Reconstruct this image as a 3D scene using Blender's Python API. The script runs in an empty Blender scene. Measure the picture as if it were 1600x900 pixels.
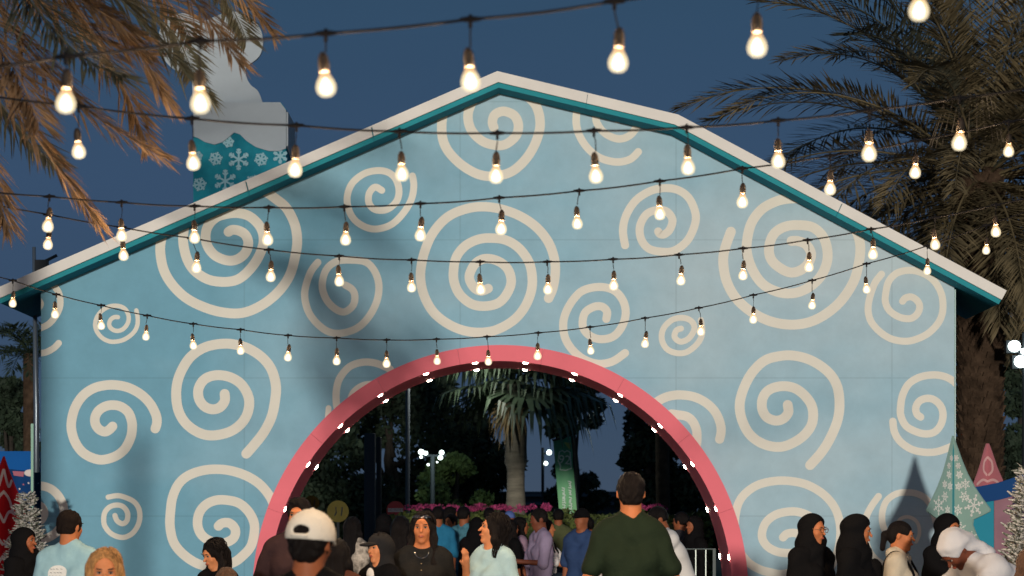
import bpy, bmesh, math, random
import numpy as np
from mathutils import Vector, Matrix, noise
from math import radians, sin, cos, pi, sqrt, atan2

random.seed(7)
rng = np.random.RandomState(7)
SC = bpy.context.scene
COL = SC.collection

# ------------------------------------------------------------------ camera
FPX = 3778.0            # focal length in photo pixels (1600 px wide picture)
HZ = 828.0              # horizon row in the photo
EYE = 1.5               # eye height in metres
cam_d = bpy.data.cameras.new('camera')
cam = bpy.data.objects.new('camera', cam_d)
COL.objects.link(cam)
cam.location = (0, 0, EYE)
cam.rotation_euler = (radians(90), 0, 0)
cam_d.sensor_width = 36.0
cam_d.lens = 36.0 * FPX / 1600.0
cam_d.shift_y = (HZ - 450.0) / 1600.0
cam_d.clip_start = 0.2
cam_d.clip_end = 2000
cam_d.dof.use_dof = True
cam_d.dof.focus_distance = 20.0
cam_d.dof.aperture_fstop = 5.6
SC.camera = cam

# ------------------------------------------------------------------ sky
SUN_EL, SUN_AZ = 2.2, 2.0      # floodlight-low key light from behind and slightly left of the camera
W = bpy.data.worlds.new('World')
SC.world = W
W.use_nodes = True
wn = W.node_tree.nodes
wl = W.node_tree.links
bg = wn['Background']
sky = wn.new('ShaderNodeTexSky')
sky.sky_type = 'NISHITA'
sky.sun_disc = False
sky.sun_elevation = radians(16)
sky.sun_rotation = radians(180 + SUN_AZ)
sky.air_density = 1.0
sky.dust_density = 0.0
sky.ozone_density = 8.0
# dusk: a little of the physical sky plus an even deep-blue afterglow gradient by height
gtc = wn.new('ShaderNodeTexCoord')
gsp = wn.new('ShaderNodeSeparateXYZ')
wl.new(gtc.outputs['Generated'], gsp.inputs[0])
grm = wn.new('ShaderNodeValToRGB')
ge = grm.color_ramp.elements
ge[0].position = 0.0
ge[0].color = (0.25, 0.40, 0.74, 1)
ge[1].position = 1.0
ge[1].color = (0.13, 0.36, 0.68, 1)
for p_, c_ in ((0.06, (0.24, 0.40, 0.76)), (0.14, (0.27, 0.50, 0.94)), (0.22, (0.21, 0.47, 0.82))):
    q_ = ge.new(p_)
    q_.color = (c_[0], c_[1], c_[2], 1)
wl.new(gsp.outputs[2], grm.inputs[0])
gmx = wn.new('ShaderNodeMix')
gmx.data_type = 'RGBA'
gmx.blend_type = 'ADD'
gmx.inputs[0].default_value = 0.03
gno = wn.new('ShaderNodeTexNoise')
gno.inputs['Scale'].default_value = 2.6
gno.inputs['Detail'].default_value = 5
gmp = wn.new('ShaderNodeMapping')
gmp.inputs['Scale'].default_value = (1.0, 1.0, 3.0)
wl.new(gtc.outputs['Generated'], gmp.inputs[0])
wl.new(gmp.outputs[0], gno.inputs['Vector'])
gmr = wn.new('ShaderNodeMapRange')
gmr.inputs[3].default_value = 0.84
gmr.inputs[4].default_value = 1.16
wl.new(gno.outputs[0], gmr.inputs[0])
gsc = wn.new('ShaderNodeVectorMath')
gsc.operation = 'SCALE'
wl.new(grm.outputs[0], gsc.inputs[0])
wl.new(gmr.outputs[0], gsc.inputs['Scale'])
wl.new(gsc.outputs[0], gmx.inputs[6])
wl.new(sky.outputs[0], gmx.inputs[7])
wl.new(gmx.outputs[2], bg.inputs[0])
bg.inputs[1].default_value = 0.125

# ------------------------------------------------------------------ sun
sd = bpy.data.lights.new('sun', 'SUN')
sun = bpy.data.objects.new('sun', sd)
COL.objects.link(sun)
sd.energy = 2.2
sd.angle = radians(1.5)
sd.color = (1.0, 0.91, 0.79)
ddir = Vector((sin(radians(SUN_AZ)) * cos(radians(SUN_EL)), cos(radians(SUN_AZ)) * cos(radians(SUN_EL)), -sin(radians(SUN_EL))))
sun.rotation_euler = ddir.to_track_quat('-Z', 'Y').to_euler()
sun.location = (-4, -20, 10)

SC.view_settings.view_transform = 'Standard'
SC.view_settings.look = 'None'
SC.view_settings.exposure = 0.0
SC.view_settings.gamma = 1.0
SC.cycles.max_bounces = 5
SC.cycles.transparent_max_bounces = 8
SC.cycles.sample_clamp_indirect = 4.0


def P(px, py, Y):
    """point of the place seen at photo pixel (px, py) when it stands Y metres away"""
    return Vector(((px - 800.0) / FPX * Y, Y, EYE - (py - HZ) / FPX * Y))


# ------------------------------------------------------------------ materials
MATS = {}


def mat(name, col, rough=0.6, metal=0.0, emit=None, estr=0.0, var=0.0, vscale=8.0, bump=0.0, bscale=40.0,
        stretch=(1, 1, 1), col2=None, spec=0.5, sheen=0.0, trans=0.0):
    if name in MATS:
        return MATS[name]
    m = bpy.data.materials.new(name)
    m.use_nodes = True
    nt = m.node_tree
    b = nt.nodes['Principled BSDF']
    b.inputs['Base Color'].default_value = (*col, 1)
    b.inputs['Roughness'].default_value = rough
    b.inputs['Metallic'].default_value = metal
    b.inputs['Specular IOR Level'].default_value = spec
    if sheen:
        b.inputs['Sheen Weight'].default_value = sheen
    if trans:
        b.inputs['Transmission Weight'].default_value = trans
    if emit:
        b.inputs['Emission Color'].default_value = (*emit, 1)
        b.inputs['Emission Strength'].default_value = estr
    if var or bump or col2:
        tc = nt.nodes.new('ShaderNodeTexCoord')
        mp = nt.nodes.new('ShaderNodeMapping')
        mp.inputs['Scale'].default_value = stretch
        nt.links.new(tc.outputs['Object'], mp.inputs[0])
    if var or col2:
        n = nt.nodes.new('ShaderNodeTexNoise')
        n.inputs['Scale'].default_value = vscale
        n.inputs['Detail'].default_value = 5
        n.inputs['Roughness'].default_value = 0.6
        nt.links.new(mp.outputs[0], n.inputs['Vector'])
        r = nt.nodes.new('ShaderNodeValToRGB')
        r.color_ramp.elements[0].position = 0.3
        r.color_ramp.elements[1].position = 0.7
        c2 = col2 or col
        r.color_ramp.elements[0].color = (*[c * (1 - var) for c in col], 1)
        r.color_ramp.elements[1].color = (*[min(1, c * (1 + var)) for c in c2], 1)
        nt.links.new(n.outputs[0], r.inputs[0])
        nt.links.new(r.outputs[0], b.inputs['Base Color'])
    if bump:
        n2 = nt.nodes.new('ShaderNodeTexNoise')
        n2.inputs['Scale'].default_value = bscale
        n2.inputs['Detail'].default_value = 4
        nt.links.new(mp.outputs[0], n2.inputs['Vector'])
        bp = nt.nodes.new('ShaderNodeBump')
        bp.inputs['Strength'].default_value = bump
        bp.inputs['Distance'].default_value = 0.02
        nt.links.new(n2.outputs[0], bp.inputs['Height'])
        nt.links.new(bp.outputs[0], b.inputs['Normal'])
    MATS[name] = m
    return m


def glow(name, col, strength):
    if name in MATS:
        return MATS[name]
    m = bpy.data.materials.new(name)
    m.use_nodes = True
    nt = m.node_tree
    nt.nodes.clear()
    e = nt.nodes.new('ShaderNodeEmission')
    e.inputs[0].default_value = (*col, 1)
    e.inputs[1].default_value = strength
    o = nt.nodes.new('ShaderNodeOutputMaterial')
    nt.links.new(e.outputs[0], o.inputs[0])
    MATS[name] = m
    return m


# ------------------------------------------------------------------ mesh helpers
class MB:
    def __init__(s):
        s.v = []
        s.f = []

    def quad(s, a, b, c, d):
        n = len(s.v)
        s.v += [tuple(a), tuple(b), tuple(c), tuple(d)]
        s.f.append((n, n + 1, n + 2, n + 3))

    def tri(s, a, b, c):
        n = len(s.v)
        s.v += [tuple(a), tuple(b), tuple(c)]
        s.f.append((n, n + 1, n + 2))

    def box(s, x0, x1, y0, y1, z0, z1):
        n = len(s.v)
        s.v += [(x, y, z) for z in (z0, z1) for y in (y0, y1) for x in (x0, x1)]
        s.f += [tuple(n + i for i in q) for q in ((0, 2, 3, 1), (4, 5, 7, 6), (0, 1, 5, 4), (2, 6, 7, 3), (0, 4, 6, 2), (1, 3, 7, 5))]

    def tube(s, pts, rad, n=8, cap=True):
        pts = [Vector(p) for p in pts]
        if not hasattr(rad, '__len__'):
            rad = [rad] * len(pts)
        base = len(s.v)
        up = Vector((0, 0, 1))
        for i, p in enumerate(pts):
            t = (pts[min(i + 1, len(pts) - 1)] - pts[max(i - 1, 0)]).normalized()
            a = t.cross(up)
            if a.length < 0.05:
                a = t.cross(Vector((1, 0, 0)))
            a.normalize()
            b = t.cross(a)
            for k in range(n):
                w = 2 * pi * k / n
                s.v.append(tuple(p + (a * cos(w) + b * sin(w)) * rad[i]))
        for i in range(len(pts) - 1):
            for k in range(n):
                k2 = (k + 1) % n
                s.f.append((base + i * n + k, base + i * n + k2, base + (i + 1) * n + k2, base + (i + 1) * n + k))
        if cap:
            s.f.append(tuple(base + k for k in reversed(range(n))))
            e = base + (len(pts) - 1) * n
            s.f.append(tuple(e + k for k in range(n)))

    def lathe(s, prof, c=(0, 0, 0), n=14):
        base = len(s.v)
        for r, z in prof:
            for k in range(n):
                w = 2 * pi * k / n
                s.v.append((c[0] + r * cos(w), c[1] + r * sin(w), c[2] + z))
        for i in range(len(prof) - 1):
            for k in range(n):
                k2 = (k + 1) % n
                s.f.append((base + i * n + k, base + i * n + k2, base + (i + 1) * n + k2, base + (i + 1) * n + k))

    def ell(s, c, r, n=12, m=8, rot=None):
        base = len(s.v)
        c = Vector(c)
        for i in range(m + 1):
            th = pi * i / m
            for k in range(n):
                w = 2 * pi * k / n
                q = Vector((r[0] * sin(th) * cos(w), r[1] * sin(th) * sin(w), r[2] * cos(th)))
                if rot is not None:
                    q = rot @ q
                s.v.append(tuple(c + q))
        for i in range(m):
            for k in range(n):
                k2 = (k + 1) % n
                s.f.append((base + i * n + k, base + (i + 1) * n + k, base + (i + 1) * n + k2, base + i * n + k2))

    def prism(s, poly, y0, y1):
        """poly: list of (x, z) corners, extruded along y; caps fan-triangulated by bmesh later"""
        n = len(s.v)
        k = len(poly)
        s.v += [(x, y0, z) for x, z in poly] + [(x, y1, z) for x, z in poly]
        s.f.append(tuple(n + i for i in range(k)))
        s.f.append(tuple(n + k + i for i in reversed(range(k))))
        for i in range(k):
            j = (i + 1) % k
            s.f.append((n + i, n + k + i, n + k + j, n + j))

    def mesh(s, name, smooth=False, clean=False):
        me = bpy.data.meshes.new(name)
        me.from_pydata(s.v, [], s.f)
        if clean:
            bm = bmesh.new()
            bm.from_mesh(me)
            bmesh.ops.remove_doubles(bm, verts=bm.verts, dist=1e-5)
            bmesh.ops.triangulate(bm, faces=[f for f in bm.faces if len(f.verts) > 4])
            bmesh.ops.recalc_face_normals(bm, faces=bm.faces)
            bm.to_mesh(me)
            bm.free()
        if smooth:
            me.shade_smooth()
        return me

    def build(s, name, m, parent=None, smooth=False, clean=False, loc=None):
        return obj(name, s.mesh(name, smooth, clean), m, parent, loc)


def obj(name, me, m=None, parent=None, loc=None):
    o = bpy.data.objects.new(name, me)
    if m is not None and me is not None and hasattr(me, 'materials'):
        for q in (m if isinstance(m, (list, tuple)) else [m]):
            me.materials.append(q)
    COL.objects.link(o)
    if parent is not None:
        o.parent = parent
    if loc is not None:
        o.location = loc
    return o


def tag(o, label=None, cat=None, group=None, kind=None):
    if label:
        o['label'] = label
    if cat:
        o['category'] = cat
    if group:
        o['group'] = group
    if kind:
        o['kind'] = kind
    return o


def thing(name, label, cat, loc=(0, 0, 0), group=None):
    o = obj(name, None, None, None, loc)
    return tag(o, label, cat, group)


def to_mesh(o):
    dg = bpy.context.evaluated_depsgraph_get()
    dg.update()
    me = bpy.data.meshes.new_from_object(o.evaluated_get(dg))
    n = bpy.data.objects.new(o.name, me)
    COL.objects.link(n)
    n.parent = o.parent
    n.location = o.location
    n.rotation_euler = o.rotation_euler
    nm = o.name
    bpy.data.objects.remove(o)
    n.name = nm
    return n


def copy_tree(o, parent=None):
    c = o.copy()
    COL.objects.link(c)
    if parent is not None:
        c.parent = parent
    for ch in list(o.children):
        copy_tree(ch, c)
    return c


def crv(pts, n=8, closed=False):
    """Catmull-Rom through 2-D or 3-D points"""
    pts = [np.array(p, float) for p in pts]
    out = []
    L = len(pts)
    for i in range(L if closed else L - 1):
        if closed:
            p0, p1, p2, p3 = pts[i - 1], pts[i], pts[(i + 1) % L], pts[(i + 2) % L]
        else:
            p0, p1, p2, p3 = pts[max(i - 1, 0)], pts[i], pts[i + 1], pts[min(i + 2, L - 1)]
        for k in range(n):
            t = k / n
            out.append(0.5 * ((2 * p1) + (-p0 + p2) * t + (2 * p0 - 5 * p1 + 4 * p2 - p3) * t * t + (-p0 + 3 * p1 - 3 * p2 + p3) * t ** 3))
    if not closed:
        out.append(pts[-1])
    return out


# ------------------------------------------------------------------ implicit surfaces (people, cloth, hair)
def _ell(p, c, r):
    q = (p - np.array(c, np.float32)) / np.array(r, np.float32)
    k0 = np.sqrt((q * q).sum(-1))
    q2 = q / np.array(r, np.float32)
    k1 = np.sqrt((q2 * q2).sum(-1)) + 1e-6
    return k0 * (k0 - 1.0) / k1


def _cap(p, a, b, ra, rb):
    a = np.array(a, np.float32)
    b = np.array(b, np.float32)
    ab = b - a
    ap = p - a
    t = np.clip((ap @ ab) / max(float(ab @ ab), 1e-9), 0, 1)
    d = ap - t[..., None] * ab
    return np.sqrt((d * d).sum(-1)) - (ra + (rb - ra) * t)


def _smin(a, b, k):
    h = np.clip(0.5 + 0.5 * (b - a) / k, 0, 1)
    return b + (a - b) * h - k * h * (1 - h)


def _smax(a, b, k):
    return -_smin(-a, -b, k)


def nets(xs, ys, zs, fn):
    X, Y, Z = np.meshgrid(xs, ys, zs, indexing='ij')
    p = np.stack([X, Y, Z], -1).astype(np.float32)
    D = fn(p).astype(np.float32)
    ax = [np.asarray(xs), np.asarray(ys), np.asarray(zs)]
    cs = tuple(n - 1 for n in D.shape)
    cell_all, pos_all, quads, flips = [], [], [], []
    for a in range(3):
        s0 = [slice(None)] * 3
        s1 = [slice(None)] * 3
        s0[a] = slice(0, -1)
        s1[a] = slice(1, None)
        d0, d1 = D[tuple(s0)], D[tuple(s1)]
        idx = np.argwhere((d0 < 0) != (d1 < 0))
        if len(idx) == 0:
            continue
        v0 = d0[tuple(idx.T)]
        v1 = d1[tuple(idx.T)]
        t = v0 / (v0 - v1)
        pos = np.stack([ax[b][idx[:, b]] for b in range(3)], -1).astype(float)
        pos[:, a] += t * (ax[a][idx[:, a] + 1] - ax[a][idx[:, a]])
        b, c = [(1, 2), (2, 0), (0, 1)][a]
        ok = (idx[:, b] > 0) & (idx[:, b] < cs[b]) & (idx[:, c] > 0) & (idx[:, c] < cs[c])
        idx, pos, v0 = idx[ok], pos[ok], v0[ok]
        q = []
        for db, dc in ((-1, -1), (0, -1), (0, 0), (-1, 0)):
            ci = idx.copy()
            ci[:, b] += db
            ci[:, c] += dc
            fl = (ci[:, 0] * cs[1] + ci[:, 1]) * cs[2] + ci[:, 2]
            q.append(fl)
            cell_all.append(fl)
            pos_all.append(pos)
        q = np.stack(q, -1)
        neg = v0 < 0
        q[~neg] = q[~neg][:, ::-1]
        quads.append(q)
    cell = np.concatenate(cell_all)
    pos = np.concatenate(pos_all)
    u, inv = np.unique(cell, return_inverse=True)
    inv = inv.ravel()
    cnt = np.bincount(inv)
    V = np.stack([np.bincount(inv, pos[:, k]) / cnt for k in range(3)], -1)
    F = np.searchsorted(u, np.concatenate(quads))
    return V, F


def np_mesh(name, V, F, smooth=True):
    me = bpy.data.meshes.new(name)
    me.vertices.add(len(V))
    me.vertices.foreach_set('co', np.asarray(V, np.float32).ravel())
    k = F.shape[1]
    me.loops.add(F.size)
    me.loops.foreach_set('vertex_index', F.astype(np.int32).ravel())
    me.polygons.add(len(F))
    me.polygons.foreach_set('loop_start', np.arange(0, F.size, k, dtype=np.int32))
    me.polygons.foreach_set('loop_total', np.full(len(F), k, np.int32))
    me.update(calc_edges=True)
    me.validate()
    if smooth:
        me.shade_smooth()
    return me

# ------------------------------------------------------------------ ground
gm = mat('ground', (0.06, 0.06, 0.058), 0.9, var=0.3, vscale=1.5, bump=0.3, bscale=60)
g = MB()
g.quad((-400, -60, 0), (400, -60, 0), (400, 900, 0), (-400, 900, 0))
tag(g.build('ground', gm), kind='structure')
lawn_m = mat('lawn', (0.035, 0.06, 0.02), 0.95, var=0.4, vscale=3)
g = MB()
g.quad((-30, 34, 0.004), (30, 34, 0.004), (60, 120, 0.004), (-60, 120, 0.004))
tag(g.build('lawn', lawn_m), kind='structure')

# ------------------------------------------------------------------ the house front
YW = 28.0      # painted wall
YF = 27.55     # front of the roof edge board
white = mat('board_white', (0.80, 0.78, 0.74), 0.8, spec=0.2, var=0.05, vscale=3, bump=0.05, bscale=30)
teal = mat('trim_teal', (0.03, 0.29, 0.35), 0.8, spec=0.1, var=0.08, vscale=3)
soffit_m = mat('soffit_teal', (0.03, 0.22, 0.29), 0.9, spec=0.1, var=0.1, vscale=2)
pink = mat('ring_pink', (0.88, 0.185, 0.235), 0.7, spec=0.35, var=0.07, vscale=1.3, bump=0.04, bscale=20)
spiral_m = mat('spiral_cream', (0.79, 0.77, 0.69), 0.85, var=0.04, vscale=2, spec=0.2)

# printed vinyl: cloudy blues, with stronger light at the right painted in
wm = bpy.data.materials.new('printed_vinyl')
wm.use_nodes = True
nt = wm.node_tree
b = nt.nodes['Principled BSDF']
b.inputs['Roughness'].default_value = 0.8
b.inputs['Specular IOR Level'].default_value = 0.25
tc = nt.nodes.new('ShaderNodeTexCoord')
mp = nt.nodes.new('ShaderNodeMapping')
mp.inputs['Scale'].default_value = (0.30, 1, 0.55)
nt.links.new(tc.outputs['Object'], mp.inputs[0])
n1 = nt.nodes.new('ShaderNodeTexNoise')
n1.inputs['Scale'].default_value = 1.0
n1.inputs['Detail'].default_value = 4
nt.links.new(mp.outputs[0], n1.inputs['Vector'])
sx = nt.nodes.new('ShaderNodeSeparateXYZ')
nt.links.new(tc.outputs['Object'], sx.inputs[0])
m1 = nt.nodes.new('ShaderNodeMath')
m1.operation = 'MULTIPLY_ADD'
m1.inputs[1].default_value = 0.055  # paler to the right: stronger light there put into the colour
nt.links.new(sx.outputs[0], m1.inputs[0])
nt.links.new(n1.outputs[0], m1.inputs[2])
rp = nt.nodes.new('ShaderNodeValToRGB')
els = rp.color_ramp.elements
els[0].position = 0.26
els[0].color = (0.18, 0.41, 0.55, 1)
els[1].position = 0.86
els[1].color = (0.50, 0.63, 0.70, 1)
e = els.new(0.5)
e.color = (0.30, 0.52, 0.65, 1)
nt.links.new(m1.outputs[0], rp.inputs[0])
# faint welded seams and handling marks of the vinyl sheets
sz = nt.nodes.new('ShaderNodeMath')
sz.operation = 'PINGPONG'
sz.inputs[1].default_value = 0.80
az_ = nt.nodes.new('ShaderNodeMath')
az_.operation = 'ADD'
az_.inputs[1].default_value = -0.06
nt.links.new(sx.outputs[2], az_.inputs[0])
nt.links.new(az_.outputs[0], sz.inputs[0])
sxx = nt.nodes.new('ShaderNodeMath')
sxx.operation = 'PINGPONG'
sxx.inputs[1].default_value = 1.25
ax_ = nt.nodes.new('ShaderNodeMath')
ax_.operation = 'ADD'
ax_.inputs[1].default_value = 20.6
nt.links.new(sx.outputs[0], ax_.inputs[0])
nt.links.new(ax_.outputs[0], sxx.inputs[0])
mn = nt.nodes.new('ShaderNodeMath')
mn.operation = 'MINIMUM'
nt.links.new(sz.outputs[0], mn.inputs[0])
nt.links.new(sxx.outputs[0], mn.inputs[1])
mr_ = nt.nodes.new('ShaderNodeMapRange')
mr_.inputs[1].default_value = 0.004
mr_.inputs[2].default_value = 0.012
mr_.inputs[3].default_value = 0.88
mr_.inputs[4].default_value = 1.0
nt.links.new(mn.outputs[0], mr_.inputs[0])
n3 = nt.nodes.new('ShaderNodeTexNoise')
n3.inputs['Scale'].default_value = 3.0
n3.inputs['Detail'].default_value = 8
n3.inputs['Roughness'].default_value = 0.7
nt.links.new(tc.outputs['Object'], n3.inputs['Vector'])
mr3 = nt.nodes.new('ShaderNodeMapRange')
mr3.inputs[1].default_value = 0.35
mr3.inputs[2].default_value = 0.65
mr3.inputs[3].default_value = 0.93
mr3.inputs[4].default_value = 1.04
nt.links.new(n3.outputs[0], mr3.inputs[0])
ml = nt.nodes.new('ShaderNodeMath')
ml.operation = 'MULTIPLY'
nt.links.new(mr_.outputs[0], ml.inputs[0])
nt.links.new(mr3.outputs[0], ml.inputs[1])
vm = nt.nodes.new('ShaderNodeVectorMath')
vm.operation = 'SCALE'
nt.links.new(rp.outputs[0], vm.inputs[0])
nt.links.new(ml.outputs[0], vm.inputs['Scale'])
nt.links.new(vm.outputs[0], b.inputs['Base Color'])
mp2 = nt.nodes.new('ShaderNodeMapping')
mp2.inputs['Scale'].default_value = (0.9, 1, 2.6)
mp2.inputs['Rotation'].default_value = (0, 0.25, 0)
nt.links.new(tc.outputs['Object'], mp2.inputs[0])
n2 = nt.nodes.new('ShaderNodeTexNoise')
n2.inputs['Scale'].default_value = 0.8
n2.inputs['Detail'].default_value = 6
n2.inputs['Distortion'].default_value = 0.8
nt.links.new(mp2.outputs[0], n2.inputs['Vector'])
bp = nt.nodes.new('ShaderNodeBump')
bp.inputs['Strength'].default_value = 0.10
bp.inputs['Distance'].default_value = 0.05
nt.links.new(n2.outputs[0], bp.inputs['Height'])
nt.links.new(bp.outputs[0], b.inputs['Normal'])

house = thing('festive_house', 'large pale blue house front covered in cream spirals with a round pink archway', 'house', (0, YW, 0))


def hp(px, py, Y=YW):
    v = P(px, py, Y)
    return (v.x, v.z)


# roof profile (top edge of the white board), in the plane YF
TOP = [hp(-10, 452, YF), hp(777, 111, YF), hp(1060, 179, YF), hp(1573, 454, YF)]
xl, xr = hp(64, 500)[0], hp(1491, 500)[0]


def offs(poly, d):
    """the roof line moved down along the slopes' normals by d"""
    out = []
    for i, p in enumerate(poly):
        ns = []
        for a, b_ in ((i - 1, i), (i, i + 1)):
            if a >= 0 and b_ < len(poly):
                t = Vector((poly[b_][0] - poly[a][0], poly[b_][1] - poly[a][1])).normalized()
                ns.append(Vector((t.y, -t.x)))
        n_ = sum(ns, Vector((0, 0))).normalized()
        k = d / max(0.3, n_.dot(ns[0]))
        out.append((p[0] + n_.x * k, p[1] + n_.y * k))
    return out


def strip(mb, top, bot, y0, y1, i):
    mb.prism([top[i], bot[i], bot[i + 1], top[i + 1]], y0, y1)


L1 = offs(TOP, 0.118)
L2 = offs(TOP, 0.168)
L0 = offs(TOP, 0.012)
for i in range(3):
    r_ = MB()
    strip(r_, L0, L2, YF + 0.075 - YW, YF + 2.05 - YW, i)
    roof = r_.build('roof', soffit_m, house, clean=True)
    a_, b_ = offs(TOP, 0.10), offs(TOP, 0.172)
    nb = max(2, round((Vector(TOP[i + 1]) - Vector(TOP[i])).length / 1.7))
    for k in range(nb):
        for nm_, up_, lo_, y0_, y1_, mm_ in (('fascia_board', TOP, L1, 0.0, 0.04, white), ('trim_board', a_, b_, 0.043, 0.072, teal)):
            t0 = k / nb + (0.0012 if k else 0)
            t1 = (k + 1) / nb - (0.0012 if k < nb - 1 else 0)
            q_ = [Vector(up_[i]).lerp(Vector(up_[i + 1]), t0), Vector(lo_[i]).lerp(Vector(lo_[i + 1]), t0), Vector(lo_[i]).lerp(Vector(lo_[i + 1]), t1), Vector(up_[i]).lerp(Vector(up_[i + 1]), t1)]
            f_ = MB()
            dy = 0.0015 * (k % 3)
            f_.prism([tuple(v) for v in q_], YF + y0_ + dy - YW, YF + y1_ - YW)
            f_.build(nm_, mm_, roof, clean=True)
    c_ = MB()
    strip(c_, offs(TOP, -0.006), offs(TOP, 0.010), YF + 0.043 - YW, YF + 2.07 - YW, i)
    c_.build('roof_cover', white, roof, clean=True)


def roof_z(x, poly):
    for (x0, z0), (x1, z1) in zip(poly, poly[1:]):
        if x0 <= x <= x1:
            return z0 + (z1 - z0) * (x - x0) / (x1 - x0)
    return poly[-1][1]


ACX, ACZ = hp(782, 926)
ACZ = max(ACZ, 0.5)
R_OUT = 386.0 / FPX * YW
R_IN = R_OUT - 0.185
RT = R_OUT - 0.09
wall_top = offs(TOP, 0.169)
arc = [(ACX + RT * cos(pi * k / 64), ACZ + RT * sin(pi * k / 64)) for k in range(65)]
outline = [(xl, 0.0), (xl, roof_z(xl, wall_top)), wall_top[1], wall_top[2], (xr, roof_z(xr, wall_top)), (xr, 0.0),
           (ACX + RT, 0.0)] + arc + [(ACX - RT, 0.0)]
wb = MB()
wb.prism(outline, 0.0, 0.10)
front = wb.build('front_wall', wm, house, clean=True)
side_m = mat('side_navy', (0.02, 0.10, 0.17), 0.8, spec=0.1)
for nm, x0, x1 in (('side_wall', xl + 0.004, xl + 0.06), ('side_wall', xr - 0.06, xr - 0.004)):
    s_ = MB()
    zt = roof_z((x0 + x1) / 2, wall_top) - 0.01
    s_.box(x0, x1, 0.103, 1.10, 0, zt)
    s_.build(nm, side_m, house)
wb = MB()
wb.prism(outline, 1.105, 1.16)
wb.build('rear_wall', wm, house, clean=True)
# slim pale corner edge of the right wall
c_ = MB()
c_.box(xr + 0.002, xr + 0.016, -0.01, 0.09, 0, roof_z(xr, wall_top) - 0.03)
c_.build('corner_edge', mat('edge_mint', (0.42, 0.62, 0.62), 0.5), house)

# pink ring through the wall, made of bent panels with fine joints
prof = [(R_OUT, -0.10), (R_IN, -0.10), (R_IN, 1.20), (R_OUT, 1.20)]


def ring_piece(angs, legs=None):
    ring = MB()
    rows = []
    if legs == 1:
        rows.append(('leg', 1))
    rows += [('arc', a) for a in angs]
    if legs == -1:
        rows.append(('leg', -1))
    for q in rows:
        for r, y in prof:
            if q[0] == 'leg':
                ring.v.append((ACX + q[1] * r, y, 0.0))
            else:
                ring.v.append((ACX + r * cos(q[1]), y, ACZ + r * sin(q[1])))
    for i in range(len(rows) - 1):
        for k in range(4):
            k2 = (k + 1) % 4
            ring.f.append((i * 4 + k, i * 4 + k2, i * 4 + 4 + k2, i * 4 + 4 + k))
    ring.f.append((0, 1, 2, 3))
    e4 = len(ring.v) - 4
    ring.f.append((e4 + 3, e4 + 2, e4 + 1, e4))
    return ring.build('arch_panel', pink, house, clean=True)


panels = []
NP = 9
for k in range(NP):
    a0 = pi * k / NP + (0.0004 if k else 0)
    a1 = pi * (k + 1) / NP - (0.0004 if k < NP - 1 else 0)
    panels.append(ring_piece([a0 + (a1 - a0) * j / 14 for j in range(15)], 1 if k == 0 else -1 if k == NP - 1 else None))
puck = MB()
puck.ell((0, 0, 0), (0.032, 0.018, 0.010), 12, 6)
puck_me = puck.mesh('arch_light', True)
puck_me.materials.append(glow('puck_white', (1.0, 0.84, 0.66), 45.0))
for y in (-0.060, 1.155):
    for k in range(-8, 9):
        a = radians(90 + 6.3 - 12.5 * k)
        if not (-4 < math.degrees(a) < 184):
            continue
        o = obj('arch_light', puck_me, None, panels[min(NP - 1, max(0, int(a / pi * NP)))])
        rr = R_IN - 0.006
        o.location = (ACX + rr * cos(a), y, ACZ + rr * sin(a))
        o.rotation_euler = (0, -(a - pi / 2), 0)

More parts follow.
